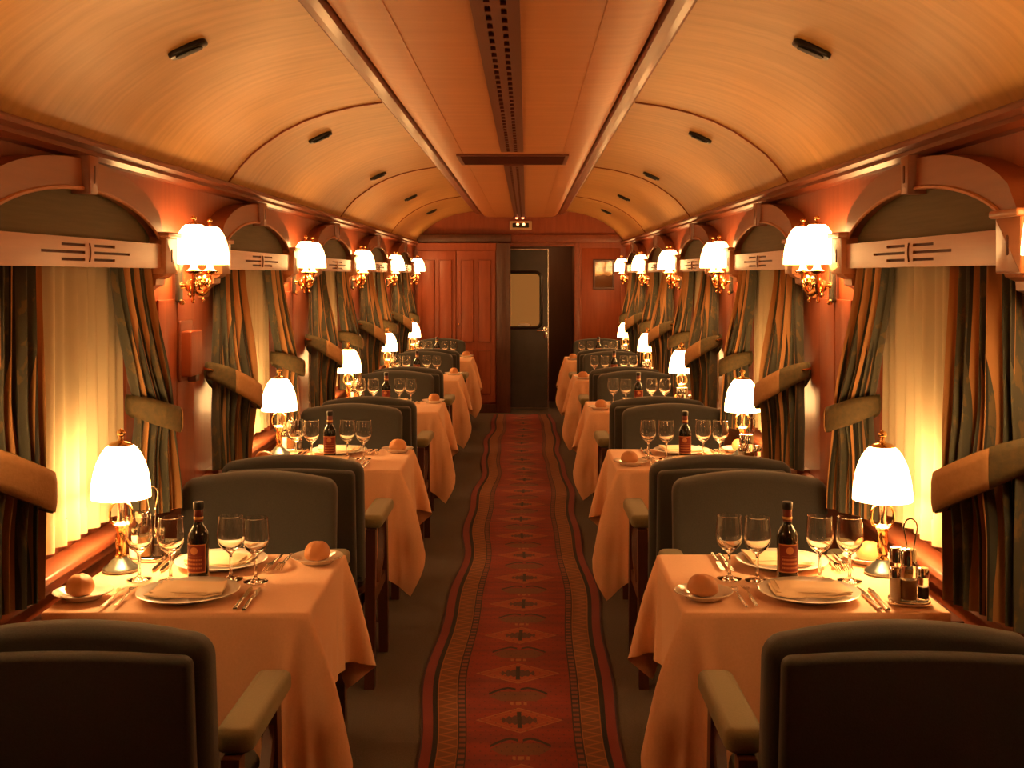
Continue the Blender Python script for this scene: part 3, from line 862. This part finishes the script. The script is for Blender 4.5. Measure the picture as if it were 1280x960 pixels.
glass = thing('wine_glass', 'x', 'x')
gp = [(0, 0.0), (0.033, 0.0), (0.034, 0.0015), (0.030, 0.003), (0.012, 0.006), (0.005, 0.012), (0.004, 0.03), (0.004, 0.062), (0.0055, 0.072), (0.014, 0.079), (0.026, 0.089), (0.034, 0.102), (0.0375, 0.116), (0.0372, 0.134), (0.0355, 0.155), (0.0335, 0.176),
      (0.0325, 0.1765), (0.0342, 0.155), (0.0358, 0.134), (0.0360, 0.117), (0.0322, 0.104), (0.0238, 0.093), (0.012, 0.0865), (0, 0.085)]
gl = obj('wine_glass', MB().lathe(gp, 24), 'glass', None, 50)
bpy.data.objects.remove(glass)
glass = gl

bot = thing('wine_bottle', 'x', 'x')
obj('bottle_body', MB().lathe([(0, 0), (0.027, 0), (0.029, 0.003), (0.029, 0.118), (0.028, 0.128), (0.0235, 0.140), (0.016, 0.150), (0.0125, 0.158), (0.0118, 0.168), (0.0118, 0.185), (0, 0.185)], 24), 'bottle_glass', bot)
cp_ = obj('capsule', MB().lathe([(0.0126, 0.163), (0.0128, 0.164), (0.0128, 0.196), (0.0125, 0.197), (0, 0.197)], 20), 'capsule', bot)
obj('capsule_band', MB().lathe([(0.0129, 0.169), (0.0134, 0.170), (0.0134, 0.175), (0.0129, 0.176)], 20), 'gold_print', cp_)
obj('cap', MB().lathe([(0.0140, 0.1965), (0.0146, 0.198), (0.0146, 0.214), (0.0135, 0.217), (0, 0.217)], 20), 'capsule_top', bot)
lb = MB().grid(15, 2, lambda a, b: (0.0296 * sin((a - 0.5) * 2.3), -0.0296 * cos((a - 0.5) * 2.3), 0.026 + 0.078 * b), lambda a, b: (a, b))
obj('label', lb, 'label_print', bot)

def plate_obj(name, r):
    pr = [(0, 0), (r * 0.60, 0), (r * 0.62, 0.002), (r * 0.70, 0.008), (r * 0.98, 0.0165), (r, 0.0185), (r * 0.985, 0.0195), (r * 0.70, 0.0115), (r * 0.60, 0.0055), (0, 0.0045)]
    return obj(name, MB().lathe(pr, 40), 'china', None, 50)
dplate = plate_obj('dinner_plate', 0.133)
bplate = plate_obj('bread_plate', 0.077)

def napkin_mesh():
    mb = MB()
    # folded cloth: three stacked leaves, the front one rolled under
    rr = random.Random(3)
    for q, (w_, d_, z0) in enumerate(((0.196, 0.125, 0.0115), (0.19, 0.118, 0.016), (0.178, 0.105, 0.0205))):
        def f(a, b, w_=w_, d_=d_, z0=z0, q=q):
            x = (a - 0.5) * w_ * (1 - 0.10 * b) + 0.006 * q
            y = (b - 0.5) * d_ + 0.012 * sin(a * 3.1 + q) + 0.006 * q - 0.006
            ex = min(a, 1 - a, b, 1 - b)
            z = z0 + 0.007 * sm(ex / 0.16) + 0.0025 * sin(7 * a + 2 * q) * sin(5 * b + q)
            r_ = math.hypot(x, y)
            return (x, y, z + 0.009 * sm((r_ - 0.075) / 0.045))
        mb.grid(16, 12, f)
        k = len(mb.v) - 16 * 12
        bx = [tuple(Vector(mb.v[k + i]) - Vector((0, 0, 0.0035))) for i in range(192)]
        mb.add(bx, [tuple(reversed((j * 16 + i, j * 16 + i + 1, (j + 1) * 16 + i + 1, (j + 1) * 16 + i))) for j in range(11) for i in range(15)])
        k2 = k + 192
        per_ = [i for i in range(15)] + [15 + 16 * j for j in range(11)] + [191 - i for i in range(15)] + [176 - 16 * j for j in range(11)]
        for i, p in enumerate(per_):
            q_ = per_[(i + 1) % len(per_)]
            mb.f.append((k + p, k + q_, k2 + q_, k2 + p))
    return mb
nap = obj('folded_napkin', napkin_mesh(), 'napkin', None, 60)

def roll_mesh(seed):
    rr = random.Random(seed)
    mb = MB()
    def f(a, b):
        th = 2 * pi * a; ph_ = pi * b
        st = sin(ph_) ** 0.85
        x = 0.041 * st * cos(th) * (1 + 0.05 * sin(2 * th + seed))
        y = 0.037 * st * sin(th)
        c = cos(ph_)
        z = (0.036 * c if c > 0 else 0.020 * c) + 0.020
        cut = math.exp(-((y - 0.006 * sin(x * 60)) / 0.007) ** 2) * (1 if c > 0.3 else 0)
        z -= 0.0012 * cut
        z += 0.0015 * sin(5 * th + seed) * st
        return (x, y, max(z, 0.0))
    mb.grid(25, 16, f)
    return mb
rolls = [obj('bread_roll', roll_mesh(q), 'bread', None, 80) for q in (1, 2)]

def fork_mb():
    mb = MB()
    hl = [(-0.004, -0.10), (0.004, -0.10), (0.0035, -0.02), (0.0025, 0.02), (0.009, 0.04), (0.0105, 0.052), (-0.0105, 0.052), (-0.009, 0.04), (-0.0025, 0.02), (-0.0035, -0.02)]
    zf = lambda y: 0.003 + 0.008 * sm((y + 0.02) / 0.05) * (1 - sm((y - 0.06) / 0.04)) + 0.002 * sm((-0.06 - y) / 0.04)
    mb.prism(hl, 0, 0.002, lambda a, b, t: (a, b, zf(b) + t))
    for k in range(4):
        x = -0.009 + 0.006 * k
        for y0, y1 in ((0.052, 0.075), (0.075, 0.098)):
            mb.add([(x - 0.0013, y0, zf(y0)), (x + 0.0013, y0, zf(y0)), (x + 0.001, y1, zf(y1)), (x - 0.001, y1, zf(y1)), (x - 0.0013, y0, zf(y0) + 0.002), (x + 0.0013, y0, zf(y0) + 0.002), (x + 0.001, y1, zf(y1) + 0.002), (x - 0.001, y1, zf(y1) + 0.002)],
                   [(0, 3, 2, 1), (4, 5, 6, 7), (0, 1, 5, 4), (1, 2, 6, 5), (2, 3, 7, 6), (3, 0, 4, 7)])
    return mb
def knife_mb():
    mb = MB()
    mb.slab([(-0.0055, -0.105), (0.0055, -0.105), (0.005, -0.01), (-0.005, -0.01)], 0.0, 0.006, 0.002, lambda a, b, t: (a, b, t))
    mb.prism([(-0.0045, -0.01), (0.0045, -0.01), (0.0085, 0.01), (0.0085, 0.08), (0.002, 0.105), (-0.0045, 0.09)], 0.0022, 0.0036, lambda a, b, t: (a, b, t))
    return mb
fork = obj('fork', fork_mb(), 'silver', None, 30)
knife = obj('knife', knife_mb(), 'silver', None, 30)

cru = thing('cruet_set', 'x', 'x')
obj('tray', MB().slab(rrect(0.105, 0.085, 0.03), 0, 0.012, 0.004, lambda a, b, t: (a, b, t)), 'chrome', cru)
spots = [(-0.004, -0.020, 0.021, 0.132, 'cruet_fill'), (-0.030, 0.014, 0.017, 0.128, 'cruet_fill'), (-0.036, -0.018, 0.0145, 0.082, 'china'), (0.034, -0.006, 0.0145, 0.082, 'pepper')]
for x, y, r_, h, mm in spots:
    b_ = obj('condiment_bottle', MB().lathe([(0, 0), (r_, 0), (r_, h * 0.62), (r_ * 0.85, h * 0.70), (r_ * 0.8, h * 0.74), (0, h * 0.74)], 18), 'glass' if mm != 'china' else 'china', cru)
    b_.location = (x, y, 0.0125)
    if mm != 'china':
        obj('contents', MB().lathe([(0, 0.003), (r_ * 0.86, 0.003), (r_ * 0.86, h * 0.40), (0, h * 0.40)], 16), mm, b_)
    obj('metal_cap', MB().lathe([(r_ * 0.86, h * 0.68), (r_ * 1.02, h * 0.70), (r_ * 1.02, h * 0.93), (r_ * 0.9, h * 0.985), (r_ * 0.5, h), (0, h)], 18), 'chrome', b_)
hp_ = [(0.006, 0.012, 0.012), (0.006, 0.012, 0.13)]
loop = [(0.006 - 0.009, 0.014, 0.145)] + [(0.006 + 0.017 * cos(th), 0.014, 0.19 + 0.024 * sin(th)) for th in [radians(q) for q in range(200, -21, -20)]] + [(0.006 + 0.009, 0.014, 0.145)]
obj('loop_handle', MB().tube([(0.003, 0.014, 0.012)] + loop + [(0.009, 0.014, 0.012)], 0.0022, 6), 'chrome', cru)

# dining table under its cloth
TX0, TX1, TH = 0.47, 1.15, 0.31
def sim_cloth(seed):
    """drape a cloth over the table end with a small mass-spring solver; local x: 0 = aisle edge, grows towards the wall"""
    rg = np.random.RandomState(seed)
    W, H = TX1 - TX0, TH
    hx = 2 * H / 25
    ax, fy, fb = (11 + seed % 2) * hx, 16 * hx, 9 * hx
    xs = np.arange(-ax, W + 0.012, hx); ys = -H - fy + hx * np.arange(int(round((2 * H + fy + fb) / hx)) + 1)
    X, Y = np.meshgrid(xs, ys, indexing='ij')
    p = np.stack([X, Y, np.full_like(X, 0.742)], -1)
    p[..., 2] += 0.002 * rg.randn(*X.shape) * ((X < -1e-4) | (np.abs(Y) > H + 1e-4))
    sk = (rg.rand() - 0.5) * 0.10
    p[..., 1] += sk * np.clip(-X, 0, 1) * 0.6
    old = p.copy()
    pin = (X > -1e-4) & (np.abs(Y) < H + 1e-4)
    rest = p.copy()
    def con(a, b, l, k=1.0):
        d = p[b] - p[a]
        n_ = np.linalg.norm(d, axis=-1, keepdims=True) + 1e-9
        c = 0.5 * k * d * (1 - l / n_)
        p[a] += c; p[b] -= c
    sl = slice
    R0 = 0.012
    def collide():
        x, y, z = p[..., 0], p[..., 1], p[..., 2]
        ins = (x > 0) & (np.abs(y) < H) & (z < 0.742)
        # rounded edge: push out along the nearest of the three faces
        dz = 0.742 - z; dx = x; dy = H - np.abs(y)
        up = ins & (dz <= dx) & (dz <= dy)
        sx_ = ins & ~up & (dx <= dy)
        sy_ = ins & ~up & ~sx_
        p[..., 2][up] = 0.742
        p[..., 0][sx_] = 0.0
        p[..., 1][sy_] = np.sign(y[sy_]) * H
        # keep the part beyond the wall end and the wall
        p[..., 0][p[..., 0] > W + 0.02] = W + 0.02
        fl = p[..., 2] < 0.04
        p[..., 2][fl] = 0.04
    D2 = hx * math.sqrt(2)
    for it in range(300):
        v_ = (p - old) * 0.955
        old[...] = p
        p += v_
        p[..., 2] -= 9.8 * 0.012 ** 2
        if it < 120:
            p += 0.0004 * rg.randn(*p.shape)
        for _ in range(9):
            for q in (0, 1):
                m_ = (p.shape[0] - q) // 2 * 2
                con((sl(q, q + m_, 2), sl(None)), (sl(q + 1, q + m_, 2), sl(None)), hx)
                m_ = (p.shape[1] - q) // 2 * 2
                con((sl(None), sl(q, q + m_, 2)), (sl(None), sl(q + 1, q + m_, 2)), hx)
            for q in (0, 1):
                m_ = (p.shape[0] - q) // 2 * 2
                con((sl(q, q + m_, 2), sl(0, -1)), (sl(q + 1, q + m_, 2), sl(1, None)), D2, 0.5)
                con((sl(q, q + m_, 2), sl(1, None)), (sl(q + 1, q + m_, 2), sl(0, -1)), D2, 0.5)
            for q in range(3):
                if q == 2: break
            # light bending stiffness
            con((sl(0, -2), sl(None)), (sl(2, None), sl(None)), 2 * hx, 0.03)
            con((sl(None), sl(0, -2)), (sl(None), sl(2, None)), 2 * hx, 0.03)
            p[pin] = rest[pin]
            p[..., 2][pin] = 0.742
            collide()
    on = (p[..., 0] > 0.004) & (np.abs(p[..., 1]) < H - 0.004)
    p[..., 2][on & (p[..., 2] > 0.70)] = np.clip(p[..., 2][on & (p[..., 2] > 0.70)], 0.742, 0.7435)
    nx_, ny_ = X.shape
    faces = [(i * ny_ + j, (i + 1) * ny_ + j, (i + 1) * ny_ + j + 1, i * ny_ + j + 1) for i in range(nx_ - 1) for j in range(ny_ - 1)]
    i0, j0, j1 = int(round(ax / hx)), int(round(fy / hx)), int(round((fy + 2 * H) / hx))
    rim = {frozenset((i0 * ny_ + j, i0 * ny_ + j + 1)) for j in range(j0, j1)}
    for i in range(i0, nx_ - 1):
        rim |= {frozenset((i * ny_ + j, (i + 1) * ny_ + j)) for j in (j0, j1)}
    return p.reshape(-1, 3), faces, rim
cloths = {}
for seed in (1, 2):
    pts, fcs, rim = sim_cloth(seed)
    for s in (-1, 1):
        me = bpy.data.meshes.new('tablecloth')
        me.from_pydata([(s * (TX0 + x), y, z) for x, y, z in pts.tolist()], [], fcs)
        me.update(); me.shade_smooth()
        cr_at = me.attributes.new('crease_edge', 'FLOAT', 'EDGE')
        for e__ in me.edges:
            if frozenset(e__.vertices) in rim: cr_at.data[e__.index].value = 0.75
        me.materials.append(M['tablecloth'])
        cloths[(s, seed)] = me

tabm = {}
for s in (-1, 1):
    t_ = thing('dining_table', 'x', 'x')
    fn = lambda a, b, t, s=s: (s * a, b, t)
    obj('tabletop', MB().slab(rrect(TX1 - TX0 - 0.04, 2 * TH - 0.06, 0.07, 5, (TX0 + TX1) / 2 + 0.01, 0), 0.70, 0.730, 0.004, fn), 'dark_wood', t_)
    obj('wall_bracket', MB().box(min(s * 1.12, s * 1.195), max(s * 1.12, s * 1.195), -0.25, 0.25, 0.64, 0.704), 'dark_wood', t_)
    obj('leg', MB().lathe([(0.035, 0), (0.035, 0.03), (0.022, 0.05), (0.022, 0.69), (0.05, 0.704)], 14, (s * 0.62, 0, 0)), 'dark_wood', t_)
    tabm[s] = t_

# armchair: sitter faces +y, origin on the floor under the seat
def outline_back(w_, z0, z1, r, crown):
    pts = []
    n_ = 10
    hw = w_ / 2
    pts.append((-hw + 0.01, z0)); pts.append((hw - 0.01, z0)); pts.append((hw, z0 + 0.012))
    for k in range(7):
        th = pi / 2 * k / 6
        pts.append((hw - r + r * cos(th), z1 - r + r * sin(th)))
    for k in range(1, n_):
        a = (hw - r) * (1 - 2 * k / n_)
        pts.append((a, z1 + crown * (1 - (a / (hw - r)) ** 2)))
    for k in range(7):
        th = pi / 2 + pi / 2 * k / 6
        pts.append((-hw + r + r * cos(th), z1 - r + r * sin(th)))
    pts.append((-hw, z0 + 0.012))
    return pts
chair = thing('dining_armchair', 'x', 'x')
tilt = lambda z: -0.185 - 0.055 * (z - 0.40) / 0.5      # front face of the backrest
obj('backrest', MB().slab(outline_back(0.54, 0.41, 0.880, 0.05, 0.024), 0.0, 0.075, 0.026, lambda a, b, t: (a, tilt(b) - t + 0.0, b), 5), 'chair_fabric', chair, 60)
obj('back_panel', MB().slab(outline_back(0.49, 0.34, 0.852, 0.022, 0.008), 0.075, 0.115, 0.014, lambda a, b, t: (a, tilt(b) - t, b), 4), 'chair_fabric', chair, 60)
obj('seat_cushion', MB().slab(rrect(0.52, 0.42, 0.05, 5, 0, 0.015), 0.36, 0.465, 0.035, lambda a, b, t: (a, b, t), 4), 'chair_fabric', chair, 60)
obj('seat_frame', MB().slab(rrect(0.52, 0.43, 0.02, 3, 0, 0.0), 0.305, 0.358, 0.006, lambda a, b, t: (a, b, t), 2), 'dark_wood', chair)
for q in (-1, 1):
    x = q * 0.288
    pad = MB().slab(rrect(0.42, 0.085, 0.03, 4, 0.015, 0), 0.0, 0.052, 0.018, lambda a, b, t, x=x: (x + b, a, 0.602 + t + (0 if a < 0.12 else -0.35 * (a - 0.12) ** 1.5)), 4)
    obj('armrest', pad, 'arm_fabric_lit', chair, 60)
    fr = [(x, 0.215, 0.0), (x, 0.205, 0.20), (x, 0.185, 0.42), (x, 0.165, 0.602)]
    def bar(pts, hw, hd):
        mb = MB()
        vs = []
        for px, py, pz in pts:
            vs += [(px - hw, py - hd, pz), (px + hw, py - hd, pz), (px + hw, py + hd, pz), (px - hw, py + hd, pz)]
        fs = []
        for i in range(len(pts) - 1):
            for k in range(4):
                l = (k + 1) % 4
                fs.append((i * 4 + k, i * 4 + l, i * 4 + 4 + l, i * 4 + 4 + k))
        fs += [(3, 2, 1, 0), tuple(len(vs) - 4 + k for k in range(4))]
        return mb.add(vs, fs)
    obj('leg', bar(fr, 0.019, 0.024), 'dark_wood', chair)
    rr_ = [(x, -0.235, 0.0), (x, -0.215, 0.20), (x, -0.200, 0.42), (x, -0.190, 0.602)]
    obj('leg', bar(rr_, 0.019, 0.024), 'dark_wood', chair)
    sd = [(x, -0.20, 0.30), (x, -0.05, 0.335), (x, 0.10, 0.42), (x, 0.18, 0.55)]
    obj('arm_brace', bar(sd, 0.012, 0.022), 'dark_wood', chair)
    obj('side_rail', MB().box(x - 0.012, x + 0.012, -0.20, 0.20, 0.31, 0.355), 'dark_wood', chair)

# wall sconce: origin on the wall plane, arms reach towards +x, shades one behind the other along y
sco = thing('wall_sconce', 'x', 'x')
obj('wall_plate', MB().slab(rrect(0.055, 0.235, 0.012, 4, 0, 0), 0.012, 0.028, 0.006, lambda a, b, t: (t, a, b)), 'bronze_plate', sco)
obj('plate_knob', MB().lathe([(0, 0), (0.007, 0.002), (0.011, 0.01), (0.009, 0.018), (0, 0.022)], 12, (0.030, 0, -0.128)), 'brass', sco)
hub = MB().lathe([(0, -0.045), (0.008, -0.042), (0.012, -0.034), (0.008, -0.026), (0.018, -0.016), (0.022, 0), (0.016, 0.014), (0.008, 0.022), (0, 0.024)], 16, (0.062, 0, -0.055))
hub.tube([(0.024, 0, -0.055), (0.045, 0, -0.055), (0.062, 0, -0.055)], [0.014, 0.010, 0.012], 10)
obj('hub', hub, 'brass', sco)
SR, SHH = 0.074, 0.142
for q in (-1, 1):
    yq = q * 0.107
    pts = [(0.062, 0, -0.055), (0.075, q * 0.025, -0.080), (0.088, q * 0.060, -0.088), (0.098, q * 0.092, -0.070), (0.104, q * 0.108, -0.040), (0.104, yq, -0.012), (0.104, yq, 0.02)]
    fine = []
    for i in range(len(pts) - 1):
        P_ = [Vector(pts[max(0, min(len(pts) - 1, i + k))]) for k in (-1, 0, 1, 2)]
        for f in (0, 0.25, 0.5, 0.75):
            fine.append(0.5 * ((2 * P_[1]) + (P_[2] - P_[0]) * f + (2 * P_[0] - 5 * P_[1] + 4 * P_[2] - P_[3]) * f * f + (3 * P_[1] - P_[0] - 3 * P_[2] + P_[3]) * f ** 3))
    fine.append(Vector(pts[-1]))
    ar = obj('arm', MB().tube(fine, 0.0085, 8), 'brass', sco)
    # leafy scrolls on the arm
    for c, r0, ph0 in (((0.082, q * 0.040, -0.050), 0.026, 0.0), ((0.095, q * 0.078, -0.042), 0.020, 1.8)):
        pts2 = []
        for k in range(19):
            th = ph0 + k / 18 * 1.6 * 2 * pi
            rr_ = r0 * (1 - 0.72 * k / 18)
            pts2.append((c[0] + 0.012 * k / 18, c[1] + q * rr_ * cos(th), c[2] + rr_ * sin(th)))
        obj('scroll', MB().tube(pts2, [0.0075 - 0.0028 * k / 18 for k in range(19)], 8), 'brass', ar)
    obj('drop_ball', MB().lathe([(0, -0.022), (0.005, -0.019), (0.0075, -0.012), (0.005, -0.005), (0.003, 0), (0.003, 0.012), (0, 0.013)], 10, (0.090, q * 0.068, -0.098)), 'brass', ar)
    obj('cup', MB().lathe([(0, 0), (0.010, 0.0), (0.026, 0.006), (0.032, 0.014), (0.022, 0.016), (0.014, 0.024), (0.012, 0.036), (0, 0.036)], 16, (0.104, yq, -0.014)), 'brass', sco)
    shd = obj('shade', MB().lathe_open(shade_prof(SR, SHH), 28, (0.104, yq, 0.024)), 'wall_shade_glass', sco, 60)
    m_ = shd.modifiers.new('thick', 'SOLIDIFY'); m_.thickness = 0.003; m_.offset = -1
    obj('stem', MB().lathe([(0.004, 0), (0.004, 0.135)], 8, (0.104, yq, 0.022)), 'brass', sco)
    obj('finial', MB().lathe([(r_ * 0.85, z * 0.72) for r_, z in FINIAL], 14, (0.104, yq, 0.024 + SHH - 0.002)), 'brass', sco)
    add_bulb(sco, (0.118, yq, 0.075), WALL_BULB, 'bulb')

# ------------------------------------------------------------------ set the car
def jit(a): return rnd.uniform(-a, a)
XC = 0.815
for s in (-1, 1):
    sd = SIDE[s]
    for n in range(NB):
        od = ORD[n]
        T = 'the %s %s table' % (od, sd)
        yc = tabY(n)
        xc = s * XC
        place(tabm[s], (0, yc, 0), 0, 'dining table under a peach cloth, %s table on the %s' % (od, sd), 'table', 'dining tables')
        c = obj('tablecloth', cloths[(s, 1 + (n + (s > 0)) % 2)], 'tablecloth')
        c.location = (0, yc, 0)
        m_ = c.modifiers.new('sub', 'SUBSURF'); m_.levels = 1; m_.render_levels = 1; m_.boundary_smooth = 'PRESERVE_CORNERS'
        tag(c, 'peach tablecloth hanging in pointed folds over %s' % T, 'tablecloth', 'peach tablecloths')
        # chairs
        place(chair, (s * 0.815, bayY(n) - 0.68, 0), 0, 'grey-green upholstered armchair with its back to us at %s' % T, 'chair', 'dining armchairs')
        place(chair, (s * 0.855, bayY(n) + 0.55, 0), pi, 'grey-green upholstered armchair facing us behind %s' % T, 'chair', 'dining armchairs')
        # lamp, bottle, cruet
        if s < 0:
            lp, cr_ = (-1.085, yc + 0.11), (-1.048, yc + 0.24)
        else:
            lp, cr_ = (1.085, yc + 0.075), (1.062, yc - 0.225)
        place(lamp, (lp[0], lp[1], ZT), 0 if s < 0 else pi, 'lit white dome-shaded brass table lamp on %s' % T, 'lamp', 'table lamps')
        place(cru, (cr_[0], cr_[1], ZT), jit(0.2), 'chrome cruet set with wire loop handle on %s' % T, 'cruet', 'cruet sets')
        place(bot, (xc - 0.012 + jit(0.006), yc + jit(0.004), ZT), jit(0.25), 'small dark red wine bottle with maroon label on %s' % T, 'bottle', 'wine bottles')
        gx = [(-0.178, 'first from the left'), (-0.095, 'second from the left'), (0.070, 'third from the left'), (0.150, 'fourth from the left')]
        for k, (dx, wd) in enumerate(gx):
            place(glass, (xc + dx + jit(0.006), yc + (0.008, -0.012, 0.010, -0.014)[k] + jit(0.006), ZT), jit(3), 'empty stemmed wine glass, %s on %s' % (wd, T), 'glass', 'wine glasses')
        for q, wd in ((-1, 'near'), (1, 'far')):
            rot = 0 if q < 0 else pi
            def loc(dx, dy, dz=0.0):
                return (xc + (dx if q < 0 else -dx), yc + (dy if q < 0 else -dy), ZT + dz)
            place(dplate, loc(jit(0.004), -0.166), 0, 'white dinner plate at the %s place of %s' % (wd, T), 'plate', 'dinner plates')
            place(nap, loc(jit(0.004), -0.166, 0.004), rot + jit(0.12), 'folded cream napkin on the %s dinner plate of %s' % (wd, T), 'napkin', 'folded napkins')
            place(bplate, loc(-0.275 if s * q < 0 else -0.27, -0.175 if q < 0 else -0.205), 0, 'small white side plate at the %s place of %s' % (wd, T), 'plate', 'bread plates')
            place(rolls[(n + (q > 0)) % 2], loc(-0.275 + jit(0.006), -0.175 if q < 0 else -0.205, 0.0048), jit(3), 'golden bread roll on the %s side plate of %s' % (wd, T), 'bread roll', 'bread rolls')
            for k, (dx, w2) in enumerate(((-0.185, 'outer'), (-0.155, 'inner'))):
                place(fork, loc(dx, -0.185 + 0.012 * k), rot + jit(0.05), '%s silver fork at the %s place of %s' % (w2, wd, T), 'fork', 'silver forks')
            for k, (dx, w2) in enumerate(((0.152, 'inner'), (0.176, 'outer'))):
                place(knife, loc(dx, -0.185 - 0.008 * k), rot + jit(0.05), '%s silver knife at the %s place of %s' % (w2, wd, T), 'knife', 'silver knives')
        # sconce on the pier after this window
        place(sco, (s * WX, scoY(n), 1.605), 0 if s < 0 else pi, 'lit twin-shade brass wall sconce beyond the %s window on the %s' % (od, sd), 'sconce', 'twin wall sconces')

# extra sconce pair outside the frame, added to brighten near ceiling, drapes and cloths
for s in (-1, 1):
    place(sco, (s * WX, scoY(-1), 1.605), 0 if s < 0 else pi, 'added out-of-frame twin-shade fill sconce before the first window on the %s' % SIDE[s], 'sconce', 'twin wall sconces')
# unseen fill lamp added to brighten the vestibule wall
vl = thing('vestibule_fill_lamp', 'unseen fill lamp added to brighten the vestibule behind the doorway', 'lamp', (0.35, YE + 0.55, 2.0))
obj('rim', MB().lathe([(0.07, 0), (0.075, -0.01), (0.065, -0.02), (0.055, -0.02)], 20), 'chrome', vl)
obj('diffuser', MB().lathe([(0.055, -0.018), (0.045, -0.035), (0.02, -0.045), (0, -0.047)], 20), 'vestibule_fill_diffuser', vl)
# wooden box hanging on the first left pier
wb = thing('wooden_holder', 'red-brown wooden holder box hung on the left wall below the nearest sconce', 'holder', (-WX + 0.012, 2.06 * L, 1.295))
ho = [(0, -0.085), (0.03, -0.105), (0.045, -0.085), (0.045, 0.075), (0.03, 0.095), (0.018, 0.082), (0, 0.105)]
obj('box', MB().slab(rrect(0.15, 0.17, 0.008, 3), 0.0, 0.05, 0.006, lambda a, b, t: (t, a, b)), 'wall_wood', wb)
obj('back_board', MB().slab(rrect(0.16, 0.23, 0.012, 3, 0, 0.01), -0.0, 0.012, 0.004, lambda a, b, t: (t, a, b)), 'trim_wood', wb)
obj('bottom_catch', MB().slab(rrect(0.05, 0.03, 0.006, 3, 0.03, -0.095), 0.012, 0.045, 0.004, lambda a, b, t: (t, a, b)), 'dark_wood', wb)
